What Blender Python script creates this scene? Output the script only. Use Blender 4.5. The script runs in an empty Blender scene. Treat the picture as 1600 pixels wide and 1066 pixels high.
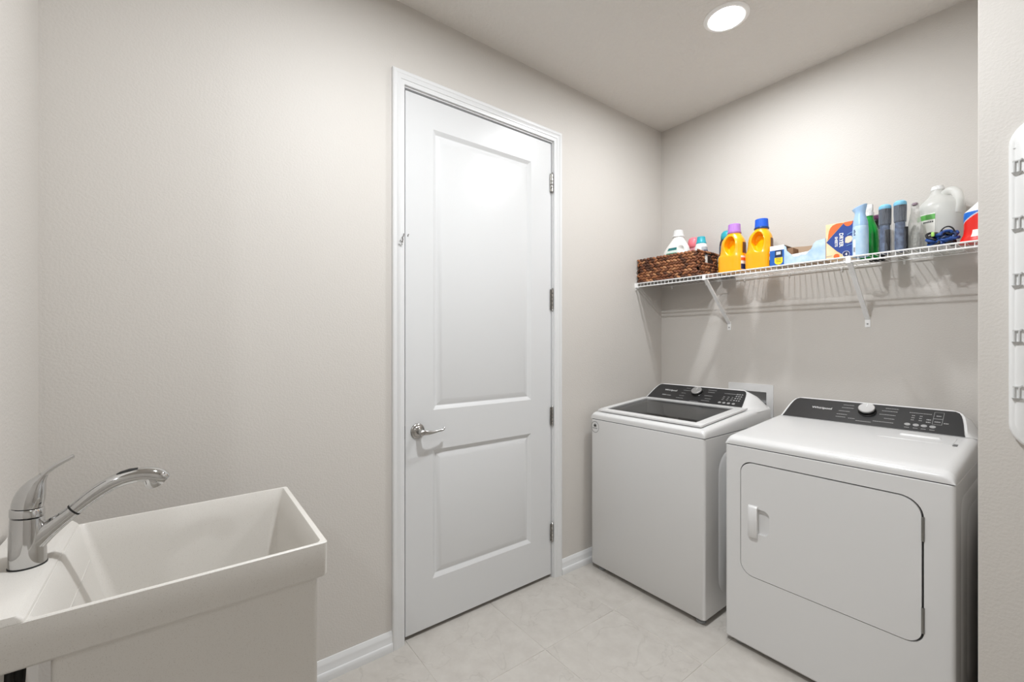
import bpy, bmesh, math, random
from mathutils import Vector, Matrix
random.seed(7)
PI = math.pi
SC = bpy.context.scene
COL = SC.collection

# ------------------------------------------------------------------ camera
XW, YB, YL, ZC = -1.785, 2.68, -0.316, 2.775      # door wall, shelf wall, sink wall, ceiling
cam = bpy.data.cameras.new('camera'); cam.sensor_width = 36.0; cam.lens = 680.0/1600*36.0
cam.shift_y = 1.0/1600; cam.clip_start = 0.02
co = bpy.data.objects.new('camera', cam); COL.objects.link(co)
co.location = (0, 0, 1.31); co.rotation_euler = (PI/2, 0, math.atan2(890, 680))
SC.camera = co

# ------------------------------------------------------------------ world, exposure
w = bpy.data.worlds.new('world'); SC.world = w; w.use_nodes = True
w.node_tree.nodes['Background'].inputs[0].default_value = (1, 1, 1, 1)
w.node_tree.nodes['Background'].inputs[1].default_value = 0.02
SC.view_settings.view_transform = 'Standard'; SC.view_settings.look = 'None'
SC.view_settings.gamma = 1.0; SC.view_settings.use_curve_mapping = False
SC.view_settings.exposure = 0.0
SC.cycles.max_bounces = 16; SC.cycles.diffuse_bounces = 10; SC.cycles.transparent_max_bounces = 16
SC.cycles.caustics_reflective = False; SC.cycles.caustics_refractive = False
LAMPS = [(-0.974, 1.962, 412.0), (-0.72, 0.64, 820.0), (0.55, -1.15, 280.0)]   # x, y, emission strength; the last is an added fill light

# ------------------------------------------------------------------ materials
def lin(c):
    if isinstance(c, str):
        c = tuple(int(c[i:i+2], 16)/255 for i in (0, 2, 4))
    return tuple(x/12.92 if x <= .04045 else ((x+.055)/1.055)**2.4 for x in c) + (1.0,)
MATS = {}
def mat(name, col, rough=.5, metal=0., spec=.5, bump=None, vary=None, coat=0., emit=None, alpha=None, aniso=None):
    if name in MATS: return MATS[name]
    m = bpy.data.materials.new(name); m.use_nodes = True; MATS[name] = m
    nt = m.node_tree; b = nt.nodes['Principled BSDF']
    b.inputs['Base Color'].default_value = lin(col)
    b.inputs['Roughness'].default_value = rough
    b.inputs['Metallic'].default_value = metal
    b.inputs['Specular IOR Level'].default_value = spec
    if coat: b.inputs['Coat Weight'].default_value = coat; b.inputs['Coat Roughness'].default_value = .08
    if emit: b.inputs['Emission Color'].default_value = (.958, .982, 1, 1); b.inputs['Emission Strength'].default_value = emit
    geo = nt.nodes.new('ShaderNodeNewGeometry')
    if bump:
        sc, st, dist, det = bump
        n = nt.nodes.new('ShaderNodeTexNoise'); n.inputs['Scale'].default_value = sc; n.inputs['Detail'].default_value = det
        nt.links.new(geo.outputs['Position'], n.inputs['Vector'])
        bp = nt.nodes.new('ShaderNodeBump'); bp.inputs['Strength'].default_value = st; bp.inputs['Distance'].default_value = dist
        nt.links.new(n.outputs['Fac'], bp.inputs['Height']); nt.links.new(bp.outputs['Normal'], b.inputs['Normal'])
    if vary:
        sc, c2, lo, hi = vary
        n = nt.nodes.new('ShaderNodeTexNoise'); n.inputs['Scale'].default_value = sc; n.inputs['Detail'].default_value = 4
        nt.links.new(geo.outputs['Position'], n.inputs['Vector'])
        r = nt.nodes.new('ShaderNodeValToRGB')
        r.color_ramp.elements[0].position = lo; r.color_ramp.elements[0].color = lin(col)
        r.color_ramp.elements[1].position = hi; r.color_ramp.elements[1].color = lin(c2)
        nt.links.new(n.outputs['Fac'], r.inputs['Fac']); nt.links.new(r.outputs['Color'], b.inputs['Base Color'])
    return m

def film(name, col, trans, rough=.15, bump=0.):
    """translucent plastic: part clear, part coloured, with a gloss"""
    m = bpy.data.materials.new(name); m.use_nodes = True; MATS[name] = m
    nt = m.node_tree; nt.nodes.clear()
    out = nt.nodes.new('ShaderNodeOutputMaterial'); mx = nt.nodes.new('ShaderNodeMixShader')
    t = nt.nodes.new('ShaderNodeBsdfTransparent'); b = nt.nodes.new('ShaderNodeBsdfPrincipled')
    b.inputs['Base Color'].default_value = lin(col); b.inputs['Roughness'].default_value = rough
    mx.inputs[0].default_value = trans
    nt.links.new(b.outputs[0], mx.inputs[1]); nt.links.new(t.outputs[0], mx.inputs[2]); nt.links.new(mx.outputs[0], out.inputs[0])
    if bump:
        geo = nt.nodes.new('ShaderNodeNewGeometry'); n = nt.nodes.new('ShaderNodeTexNoise')
        n.inputs['Scale'].default_value = 90; n.inputs['Detail'].default_value = 3
        nt.links.new(geo.outputs['Position'], n.inputs['Vector'])
        bp = nt.nodes.new('ShaderNodeBump'); bp.inputs['Strength'].default_value = bump; bp.inputs['Distance'].default_value = .01
        nt.links.new(n.outputs['Fac'], bp.inputs['Height']); nt.links.new(bp.outputs['Normal'], b.inputs['Normal'])
    return m

WALL = mat('wall_paint', 'cbc7c2', .55, spec=.35, bump=(150, .22, .004, 2))
CEIL = mat('ceiling_paint', 'ddd9d4', .8, spec=.2, bump=(60, .6, .010, 4))
TRIMM = mat('trim_paint', 'd9dadb', .28)
DOORM = mat('door_paint', 'd2d3d4', .34, spec=.4, bump=(30, .02, .002, 2))
ENAMEL = mat('white_enamel', 'd9d9d9', .26, coat=.1)
PLAST = mat('white_plastic', 'dcdcdc', .3)
BLACKP = mat('black_console', '2c2c2d', .34, bump=(400, .04, .001, 2))
CHROME = mat('chrome', 'cfcfcf', .07, 1.)
NICKEL = mat('satin_nickel', 'b4b2af', .2, 1.)
STEEL = mat('brushed_steel', 'a9a9a9', .3, 1.)
DARK = mat('dark_rubber', '1a1a19', .6)
GREYP = mat('grey_plastic', '8f9193', .4)
PRINT = mat('white_print', 'e2e2e2', .5)
PRINTG = mat('grey_print', '9a9a9a', .5)
WIREM = mat('white_wire_coating', 'f0f0f0', .3)

# floor tile with veins
def tile_mat():
    m = bpy.data.materials.new('porcelain_tile'); m.use_nodes = True; nt = m.node_tree; b = nt.nodes['Principled BSDF']
    b.inputs['Roughness'].default_value = .33
    geo = nt.nodes.new('ShaderNodeNewGeometry'); oi = nt.nodes.new('ShaderNodeObjectInfo')
    mul = nt.nodes.new('ShaderNodeMath'); mul.operation = 'MULTIPLY'; mul.inputs[1].default_value = 37.0
    nt.links.new(oi.outputs['Random'], mul.inputs[0])
    add = nt.nodes.new('ShaderNodeVectorMath'); add.operation = 'ADD'
    nt.links.new(geo.outputs['Position'], add.inputs[0]); nt.links.new(mul.outputs[0], add.inputs[1])
    n1 = nt.nodes.new('ShaderNodeTexNoise'); n1.inputs['Scale'].default_value = 16; n1.inputs['Detail'].default_value = 9; n1.inputs['Roughness'].default_value = .62
    nt.links.new(add.outputs[0], n1.inputs['Vector'])
    r1 = nt.nodes.new('ShaderNodeValToRGB')
    r1.color_ramp.elements[0].position = .3; r1.color_ramp.elements[0].color = lin('b6b1ab')
    r1.color_ramp.elements[1].position = .7; r1.color_ramp.elements[1].color = lin('c2beb8')
    nt.links.new(n1.outputs['Fac'], r1.inputs['Fac'])
    n2 = nt.nodes.new('ShaderNodeTexNoise'); n2.inputs['Scale'].default_value = 3.2; n2.inputs['Detail'].default_value = 5; n2.inputs['Distortion'].default_value = .6
    nt.links.new(add.outputs[0], n2.inputs['Vector'])
    s = nt.nodes.new('ShaderNodeMath'); s.operation = 'SUBTRACT'; s.inputs[1].default_value = .5
    a = nt.nodes.new('ShaderNodeMath'); a.operation = 'ABSOLUTE'
    nt.links.new(n2.outputs['Fac'], s.inputs[0]); nt.links.new(s.outputs[0], a.inputs[0])
    r2 = nt.nodes.new('ShaderNodeValToRGB')
    r2.color_ramp.elements[0].position = .0; r2.color_ramp.elements[0].color = (.89, .885, .88, 1)
    r2.color_ramp.elements[1].position = .007; r2.color_ramp.elements[1].color = (1, 1, 1, 1)
    nt.links.new(a.outputs[0], r2.inputs['Fac'])
    mx = nt.nodes.new('ShaderNodeMix'); mx.data_type = 'RGBA'; mx.blend_type = 'MULTIPLY'; mx.inputs[0].default_value = 1
    nt.links.new(r1.outputs['Color'], mx.inputs[6]); nt.links.new(r2.outputs['Color'], mx.inputs[7])
    nt.links.new(mx.outputs[2], b.inputs['Base Color'])
    return m
TILE = tile_mat()
GROUT = mat('grout', 'c3beb8', .8)

# solid-surface tub with fine specks
def tub_mat():
    m = bpy.data.materials.new('solid_surface'); m.use_nodes = True; nt = m.node_tree; b = nt.nodes['Principled BSDF']
    b.inputs['Roughness'].default_value = .35
    geo = nt.nodes.new('ShaderNodeNewGeometry'); n = nt.nodes.new('ShaderNodeTexNoise')
    n.inputs['Scale'].default_value = 700; n.inputs['Detail'].default_value = 2
    nt.links.new(geo.outputs['Position'], n.inputs['Vector'])
    r = nt.nodes.new('ShaderNodeValToRGB')
    r.color_ramp.elements[0].position = .20; r.color_ramp.elements[0].color = lin('b0a9a1')
    r.color_ramp.elements[1].position = .40; r.color_ramp.elements[1].color = lin('d2cfca')
    nt.links.new(n.outputs['Fac'], r.inputs['Fac']); nt.links.new(r.outputs['Color'], b.inputs['Base Color'])
    return m
TUBM = tub_mat()

# ------------------------------------------------------------------ mesh builder
def rrect(x0, x1, y0, y1, r, n=5):
    """rounded rectangle outline, counter-clockwise; r may be a list of four (BL, BR, TR, TL)"""
    rs = r if isinstance(r, (list, tuple)) else [r]*4
    out = []
    for (cx, cy, a0, rr) in ((x0+rs[0], y0+rs[0], PI, rs[0]), (x1-rs[1], y0+rs[1], 1.5*PI, rs[1]),
                             (x1-rs[2], y1-rs[2], 0, rs[2]), (x0+rs[3], y1-rs[3], .5*PI, rs[3])):
        for i in range(n+1):
            a = a0 + .5*PI*i/n
            out.append((cx+rr*math.cos(a), cy+rr*math.sin(a)))
    return out

class MB:
    def __init__(self):
        self.bm = bmesh.new(); self.mi = 0
    def _f(self, vs):
        try:
            f = self.bm.faces.new(vs); f.material_index = self.mi; return f
        except ValueError:
            return None
    def v(self, p): return self.bm.verts.new(p)
    def box(self, x0, x1, y0, y1, z0, z1, bev=0., seg=2, M=None):
        c = [(x0,y0,z0),(x1,y0,z0),(x1,y1,z0),(x0,y1,z0),(x0,y0,z1),(x1,y0,z1),(x1,y1,z1),(x0,y1,z1)]
        if M is not None: c = [M @ Vector(p) for p in c]
        V = [self.v(p) for p in c]
        fs = [self._f([V[i] for i in q]) for q in ((3,2,1,0),(4,5,6,7),(0,1,5,4),(1,2,6,5),(2,3,7,6),(3,0,4,7))]
        if bev:
            es = list({e for f in fs for e in f.edges})
            bmesh.ops.bevel(self.bm, geom=es, offset=bev, segments=seg, profile=.5, affect='EDGES', material=-1)
        return self
    def loft(self, rings, closed=True, cap0=True, cap1=True):
        R = [[self.v(p) for p in r] for r in rings]
        n = len(R[0])
        for a, b in zip(R, R[1:]):
            for i in range(n if closed else n-1):
                j = (i+1) % n
                self._f([a[i], a[j], b[j], b[i]])
        if cap0: self._f(list(reversed(R[0])))
        if cap1: self._f(R[-1])
        return R
    def lathe(self, prof, n=24, M=None, c=(0, 0, 0), cap0=True, cap1=True):
        M = M or Matrix.Translation(c)
        return self.loft([[M @ Vector((r*math.cos(2*PI*i/n), r*math.sin(2*PI*i/n), z)) for i in range(n)] for r, z in prof], True, cap0, cap1)
    def tube(self, pts, r, n=8, caps=True, closed=False):
        P = [Vector(p) for p in pts]; m = len(P)
        rs = r if isinstance(r, (list, tuple)) else [r]*m
        up = None; rings = []
        for i, p in enumerate(P):
            if closed: t = P[(i+1) % m]-P[i-1]
            else: t = P[min(i+1, m-1)]-P[max(i-1, 0)]
            t.normalize()
            if up is None:
                up = Vector((0, 0, 1)) if abs(t.z) < .9 else Vector((1, 0, 0))
            s = t.cross(up); s.normalize(); up = s.cross(t); up.normalize()
            rr = rs[i]; rx, ry = rr if isinstance(rr, (tuple, list)) else (rr, rr)
            rings.append([p + s*(rx*math.cos(2*PI*k/n)) + up*(ry*math.sin(2*PI*k/n)) for k in range(n)])
        if closed: rings.append(rings[0])
        self.loft(rings, True, caps and not closed, caps and not closed)
        return self
    def prism(self, poly, fn, d0, d1, holes=(), walls=True):
        """polygon (u,v) with holes, mapped by fn(u,v,d), from depth d0 to d1"""
        loops = [list(poly)] + [list(h) for h in holes]
        caps = []
        for d in (d0, d1):
            L = [[self.v(fn(u, v, d)) for u, v in lp] for lp in loops]
            caps.append(L)
            if not holes:
                self._f(L[0])
            else:
                es = []
                for lp in L:
                    for i in range(len(lp)): es.append(self.bm.edges.new((lp[i], lp[(i+1) % len(lp)])))
                nf = len(self.bm.faces)
                g = bmesh.ops.triangle_fill(self.bm, use_beauty=True, use_dissolve=False, edges=es)
                for e in g['geom']:
                    if isinstance(e, bmesh.types.BMFace): e.material_index = self.mi
        for A, B in (list(zip(*caps)) if walls else [(caps[0][0], caps[1][0])]):
            for i in range(len(A)):
                j = (i+1) % len(A); self._f([A[i], A[j], B[j], B[i]])
        return self

ORIGIN = {}
def obj(name, mb, m, parent=None, at=None, local=False, angle=38, recalc=True, label=None):
    """link the builder's mesh as ONE object. at = origin of a top-level thing; local = verts already relative to parent/at."""
    bm = mb.bm
    if recalc: bmesh.ops.recalc_face_normals(bm, faces=bm.faces)
    for f in bm.faces: f.smooth = True
    lim = math.radians(angle)
    for e in bm.edges:
        if len(e.link_faces) == 2:
            e.smooth = e.calc_face_angle(0) < lim
        else: e.smooth = False
    o0 = Vector(ORIGIN[parent.name]) if parent is not None else Vector(at or (0, 0, 0))
    if not local and o0.length: bmesh.ops.translate(bm, verts=bm.verts, vec=-o0)
    me = bpy.data.meshes.new(name); bm.to_mesh(me); bm.free()
    for x in (m if isinstance(m, (list, tuple)) else [m]): me.materials.append(x)
    o = bpy.data.objects.new(name, me); COL.objects.link(o)
    if parent is not None: o.parent = parent
    else: o.location = o0
    ORIGIN[o.name] = tuple(o0)
    if label: o['label'] = label
    return o
def tag(o, label, cat, group=None):
    o['label'] = label; o['category'] = cat
    if group: o['group'] = group
    return o
def thing(name, label, cat, loc, group=None):
    o = bpy.data.objects.new(name, None); COL.objects.link(o); o.location = loc; o.empty_display_size = .05
    ORIGIN[o.name] = tuple(loc)
    return tag(o, label, cat, group)
def struct(name, mb, m, parent=None, label=None, **k):
    o = obj(name, mb, m, parent, **k)
    if parent is None:
        o['kind'] = 'structure'
        if label: o['label'] = label
    return o
def text_mb(mb, s, size, O, ux, uy, depth=.0004, align='LEFT', width=None, shear=0., bold=0.):
    """flat lettering as mesh: O origin, ux reading direction, uy up"""
    cu = bpy.data.curves.new('lettering', 'FONT'); cu.body = s; cu.size = size; cu.align_x = align; cu.shear = shear
    cu.offset = bold; cu.resolution_u = 3
    to = bpy.data.objects.new('lettering', cu); COL.objects.link(to)
    dg = bpy.context.evaluated_depsgraph_get()
    me = bpy.data.meshes.new_from_object(to.evaluated_get(dg))
    xs = [v.co.x for v in me.vertices]
    k = width/(max(xs)-min(xs)) if width else 1.
    ux, uy = Vector(ux).normalized(), Vector(uy).normalized(); nz = ux.cross(uy)
    x0 = min(xs) if (width and align == 'LEFT') else 0
    V = [mb.v(Vector(O) + ux*((v.co.x-x0)*k) + uy*(v.co.y*(k if width else 1)) + nz*depth) for v in me.vertices]
    for p in me.polygons: mb._f([V[i] for i in p.vertices])
    bpy.data.objects.remove(to); bpy.data.curves.remove(cu); bpy.data.meshes.remove(me)
def crom(keys, n):
    """Catmull-Rom through tuples, n steps per span"""
    out = []
    for i in range(len(keys)-1):
        p0, p1, p2, p3 = keys[max(i-1, 0)], keys[i], keys[i+1], keys[min(i+2, len(keys)-1)]
        for s in range(n):
            t = s/n
            out.append(tuple(.5*((2*b)+(c-a)*t+(2*a-5*b+4*c-d)*t*t+(3*b-a-3*c+d)*t**3) for a, b, c, d in zip(p0, p1, p2, p3)))
    out.append(tuple(keys[-1])); return out

# ------------------------------------------------------------------ room shell
XR, YK = 1.30, -1.80           # right and rear limits of the room behind the camera
XE, YN = -0.159, 1.60          # corner of the wall block right of the dryer
# floor: grout bed and one object per tile
fl = struct('floor', MB().box(XW-.3, XR+.12, YK-.12, YB+.12, -.12, -.0016), GROUT, label='pale grey tiled laundry room floor')
px, py = .4505, .4505
gx, gy = -.934, .785
base = {}
for i in range(-2, 6):
    for j in range(-6, 5):
        x0, y0 = gx+i*px, gy+j*py; x1, y1 = x0+px, y0+py
        x0, y0, x1, y1 = max(x0, XW-.02), max(y0, YK), min(x1, XR), min(y1, YB)
        if x1-x0 < .02 or y1-y0 < .02: continue
        if x0 > XE+.02 and y0 > YN+.02: continue
        if x1 < -.97 and y1 < YL-.02: continue
        wx, wy = round(x1-x0-.003, 4), round(y1-y0-.003, 4)
        if (wx, wy) not in base:
            o = obj('tile', MB().box(-wx/2, wx/2, -wy/2, wy/2, -.008, 0, bev=.0012, seg=1), TILE, fl, local=True)
            base[(wx, wy)] = o
        else:
            o = base[(wx, wy)].copy(); COL.objects.link(o); o.parent = fl
        o.location = ((x0+x1)/2, (y0+y1)/2, 0)
struct('ceiling', MB().box(XW-.12, XR+.12, YK-.12, YB+.12, ZC, ZC+.1), CEIL, label='white textured ceiling')
DY0, DY1, DZ = .766, 1.657, 2.432      # rough opening of the door
b = MB()
b.box(XW-.12, XW, YL-.12, DY0, 0, ZC); b.box(XW-.12, XW, DY1, YB+.12, 0, ZC); b.box(XW-.12, XW, DY0, DY1, DZ, ZC)
struct('wall_west', b, WALL, label='pale greige textured wall with the white door')
# shelf wall with a niche for the outlet box
NX0, NX1, NZ0, NZ1 = -1.274, -1.091, .80, 1.024
b = MB()
b.box(XW, NX0, YB, YB+.12, 0, ZC); b.box(NX1, XE, YB, YB+.12, 0, ZC)
b.box(NX0, NX1, YB, YB+.12, 0, NZ0); b.box(NX0, NX1, YB, YB+.12, NZ1, ZC)
struct('wall_north', b, WALL, label='pale greige wall behind the washer and the wire shelf')
struct('wall_south', MB().box(XW, -.95, YK, YL, 0, ZC), WALL, label='pale greige wall behind the laundry sink')
struct('wall_east', MB().box(XE, XR, YN, YB+.12, 0, ZC, bev=.004), WALL, label='pale greige wall right of the dryer')
struct('wall_right', MB().box(XR, XR+.12, YK-.12, YN, 0, ZC), WALL, label='plain wall behind the camera on the right')
struct('wall_rear', MB().box(-.95, XR, YK-.12, YK, 0, ZC), WALL, label='plain wall behind the camera')

# baseboards: (name, start, end, inward normal)
def baseboard(name, p0, p1, n):
    prof = [(0, 0), (.014, 0), (.014, .036), (.0125, .0385), (.0125, .060), (.011, .066), (.004, .079), (0, .0795)]
    p0, p1, n = Vector((*p0, 0)), Vector((*p1, 0)), Vector((*n, 0))
    b = MB()
    b.loft([[q + n*d + Vector((0, 0, h)) for d, h in prof] for q in (p0, p1)])
    r = struct(name, b, TRIMM, label='white moulded baseboard')
    s = MB()
    shoe = [(.0125, 0), (.0205, 0), (.0205, .018), (.019, .028), (.0155, .034), (.0125, .0355)]
    s.loft([[q + n*d + Vector((0, 0, h)) for d, h in shoe] for q in (p0, p1)])
    obj('shoe_moulding', s, TRIMM, r)
baseboard('baseboard_west', (XW, YL), (XW, .7170), (1, 0))
baseboard('baseboard_west', (XW, 1.7060), (XW, YB), (1, 0))
baseboard('baseboard_north', (XW+.021, YB), (XE, YB), (0, -1))
baseboard('baseboard_east', (XE, YN), (XR, YN), (0, -1))
baseboard('baseboard_south', (XW+.021, YL), (-.95, YL), (0, 1))

# ------------------------------------------------------------------ door and casing
b = MB()
prof = [(0, 0), (0, .010), (.006, .0125), (.017, .0125), (.019, .015), (.036, .0165), (.039, .019), (.051, .019), (.0555, .015), (.0555, 0)]
ci0, ci1, ciz = .7725, 1.6505, 2.4225     # inner casing edges
rings = []
for (y, z, sy, sz) in ((ci0, 0, -1, 0), (ci0, ciz, -1, 1), (ci1, ciz, 1, 1), (ci1, 0, 1, 0)):
    rings.append([(XW+t, y+sy*u, z+sz*u) for u, t in prof])
b.loft(rings)
casing = struct('trim_1', b, TRIMM, label='white stepped door casing')
# scuffs where the paint is chipped
SCUFF = mat('scuff', '6e6c69', .7)
def pW(y, z, d): return (XW+d, y, z)
b = MB()
b.tube([pW(.7665, 1.775, .0165), pW(.765, 1.764, .0165), pW(.757, 1.757, .0192), pW(.763, 1.748, .0165), pW(.757, 1.738, .019)], .0020, 5)
b.tube([pW(.748, 1.744, .019), pW(.757, 1.735, .019), pW(.762, 1.738, .019)], .0015, 5)
b.tube([pW(.742, 1.727, .0192), pW(.752, 1.722, .019), pW(.758, 1.726, .019)], .0015, 5)
obj('scuff_mark', b, SCUFF, casing)
# jamb
b = MB()
b.box(XW-.12, XW, DY0, .7755, 0, DZ); b.box(XW-.12, XW, 1.6455, DY1, 0, DZ); b.box(XW-.12, XW, .7755, 1.6455, 2.4155, DZ)
jamb = struct('trim_2', b, TRIMM, label='white door jamb inside the casing')
b = MB()
b.box(XW-.060, XW-.047, .7755, .792, 0, 2.4155); b.box(XW-.060, XW-.047, 1.633, 1.6455, 0, 2.4155); b.box(XW-.060, XW-.047, .792, 1.633, 2.4035, 2.4155)
obj('door_stop', b, TRIMM, jamb)
struct('wall_closet', MB().box(XW-.34, XW-.30, DY0-.1, DY1+.1, 0, DZ+.05), mat('dimness_paint', '4a4744', .8), label='dark-painted backing for the dim space behind the closed door')  # dark colour stands in for the dimness behind the door
# slab with two raised panels: front face at x = XW-.002
sy0, sy1, sz0, sz1 = .7830, 1.6395, .020, 2.4080
XF = XW-.006
panels = [(.917, 1.4985, .9985, 2.276), (.914, 1.4975, .232, .818)]
b = MB()
steps = [(0, 0), (.004, -.002), (.017, -.0105), (.020, -.0112), (.024, -.0100), (.045, -.0030), (.049, -.0020)]
b.prism([(sy0, sz0), (sy1, sz0), (sy1, sz1), (sy0, sz1)], lambda u, v, d: (XF-d, u, v), 0, .035,
        holes=[[(a, c), (e, c), (e, f), (a, f)] for a, e, c, f in panels], walls=False)
for a, e, c, f in panels:
    b.loft([[(XF+d, a+t, c+t), (XF+d, e-t, c+t), (XF+d, e-t, f-t), (XF+d, a+t, f-t)] for t, d in steps], True, False, True)
    b.loft([[(XF-.035-d, a+t, c+t), (XF-.035-d, e-t, c+t), (XF-.035-d, e-t, f-t), (XF-.035-d, a+t, f-t)] for t, d in steps], True, False, True)
bmesh.ops.remove_doubles(b.bm, verts=b.bm.verts, dist=.0002)
door = struct('door_1', b, DOORM, label='closed white two-panel door', angle=20)
for z0, z1 in ((2.141, 2.240), (1.490, 1.600), (.850, .947), (.207, .300)):
    h = MB()
    for k in range(5):
        za, zb = z0+(z1-z0)*k/5, z0+(z1-z0)*(k+1)/5
        h.lathe([(.0045, za+.0008), (.0058, za+.002), (.0058, zb-.002), (.0045, zb-.0008)], 12, c=(XW+.0045, 1.6425, 0))
    h.lathe([(.0035, z1), (.005, z1+.004), (.0015, z1+.008)], 10, c=(XW+.0045, 1.6425, 0))
    h.lathe([(.0015, z0-.008), (.005, z0-.004), (.0035, z0)], 10, c=(XW+.0045, 1.6425, 0))
    h.box(XW-.0022, XW-.0005, 1.6300, 1.6400, z0, z1)
    obj('hinge', h, NICKEL, door, label='satin nickel hinge')
# lever handle
hy, hz = .840, .913
Mx = Matrix.Translation((XF, hy, hz)) @ Matrix.Rotation(PI/2, 4, 'Y')     # local z -> +x
h = MB()
h.lathe([(.0335, 0), (.0335, .003), (.031, .006), (.026, .0085), (.0245, .0085), (.0225, .0115), (.017, .014), (.013, .016), (.012, .03), (.0135, .044), (.012, .056), (.007, .060)], 32, M=Mx)
hd = obj('door_handle', h, NICKEL, door, label='nickel lever handle')
lv = [(XF+.050, hy+.000, hz+.001), (XF+.054, hy+.012, hz+.000), (XF+.055, hy+.030, hz-.003), (XF+.054, hy+.050, hz-.003), (XF+.052, hy+.070, hz-.001),
      (XF+.050, hy+.088, hz+.000), (XF+.048, hy+.100, hz+.001), (XF+.046, hy+.107, hz+.005), (XF+.045, hy+.110, hz+.011)]
h = MB(); h.tube(lv, [(.008, .010), (.008, .012), (.0065, .0095), (.0055, .007), (.0055, .0058), (.006, .0055), (.0062, .0055), (.006, .005), (.004, .004)], 12)
obj('lever', h, NICKEL, hd)
h = MB(); h.box(XF-.028, XF-.004, sy0-.003, sy0+.0005, hz-.028, hz+.028); obj('latch_plate', h, mat('latch_dark', '55524e', .4, .8), door)
h = MB(); h.tube([(XF+.0003, .7985, 1.781), (XF+.0003, .795, 1.776), (XF+.0003, .7945, 1.770)], .0026, 5); obj('scuff_mark', h, SCUFF, door)

# ------------------------------------------------------------------ ceiling lights
for k, (lx, ly, st) in enumerate(LAMPS):
    lab = ['round recessed ceiling light above the washer, in view', 'round recessed ceiling light above the middle of the room, out of view',
           'added fill light behind the camera, built like the recessed ceiling lights, out of view'][k]
    t = thing('ceiling_light', lab, 'ceiling light', (lx, ly, ZC))
    r = MB()
    r.lathe([(.0945, 0), (.0945, -.002), (.092, -.0045), (.083, -.0075), (.0735, -.0075), (.070, -.005), (.069, -.0022), (.069, 0)], 48, cap0=False, cap1=False)
    obj('trim_ring', r, mat('lamp_trim', 'f2f1ef', .35), t, local=True)
    e = MB(); e.lathe([(.0688, -.0022), (.0688, -.0030), (.055, -.0048), (.034, -.0058)], 48, cap1=False)
    df = obj('diffuser', e, mat('lamp_diffuser_%d' % k, 'ffffff', .4, emit=st*.45), t, local=True)
    e = MB(); e.lathe([(.034, -.0058), (.018, -.0061), (.003, -.0062)], 48, cap0=False)
    obj('light_core', e, mat('lamp_core_%d' % k, 'ffffff', .4, emit=st*.55*4.1), df, local=True)

# ------------------------------------------------------------------ helpers for shaped bodies
def sup(a, p):
    c, s = math.cos(a), math.sin(a)
    return math.copysign(abs(c)**(2/p), c), math.copysign(abs(s)**(2/p), s)
class Body:
    """bottle body from sections (z, half width x, half depth y, centre x, centre y, squareness)"""
    def __init__(self, secs, sub=4):
        secs = [tuple(s)+(0, 0, 2.6)[len(s)-3:] if len(s) < 6 else tuple(s) for s in secs]
        self.S = crom(secs, sub); self.zs = [s[0] for s in self.S]
    def at(self, a, z, off=0.):
        S = self.S
        for i in range(len(S)-1):
            if S[i][0] <= z <= S[i+1][0] or i == len(S)-2:
                t = 0 if S[i+1][0] == S[i][0] else (z-S[i][0])/(S[i+1][0]-S[i][0]); t = max(0, min(1, t))
                s = [p+(q-p)*t for p, q in zip(S[i], S[i+1])]; break
        c, n = sup(a, s[5])
        return Vector((s[3]+(s[1]+off)*c, s[4]+(s[2]+off)*n, z))
    def mesh(self, n=48, dent=None, mfn=None):
        b = MB(); rings = []
        for s in self.S:
            ring = []
            for k in range(n):
                c, q = sup(2*PI*k/n, s[5]); p = Vector((s[3]+s[1]*c, s[4]+s[2]*q, s[0]))
                ring.append(dent(p) if dent else p)
            rings.append(ring)
        b.loft(rings)
        if mfn:
            for f in b.bm.faces: f.material_index = mfn(f.calc_center_median())
        return b
    def patch(self, b, a0, a1, z0, z1, off=.0006, n=8, m=6):
        """label strip lying on the body between two angles and two heights"""
        g = [[b.v(self.at(a0+(a1-a0)*i/n, z0+(z1-z0)*j/m, off)) for i in range(n+1)] for j in range(m+1)]
        for j in range(m):
            for i in range(n): b._f([g[j][i], g[j][i+1], g[j+1][i+1], g[j+1][i]])
        return b
def cap(b, r0, r1, z0, z1, cx=0, cy=0, ribs=0, n=32, flange=0):
    prof = []
    if flange: prof += [(r0+flange, z0), (r0+flange, z0+.007), (r0, z0+.010)]
    else: prof += [(r0, z0)]
    prof += [(r0+(r1-r0)*.9, z1-.006), (r1, z1-.002), (r1-.003, z1)]
    n = ribs*2 if ribs else n
    rings = []
    for r, z in prof:
        rings.append([(cx+(r-(.0012 if ribs and k % 2 else 0))*math.cos(2*PI*k/n), cy+(r-(.0012 if ribs and k % 2 else 0))*math.sin(2*PI*k/n), z) for k in range(n)])
    b.loft(rings); return b

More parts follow.
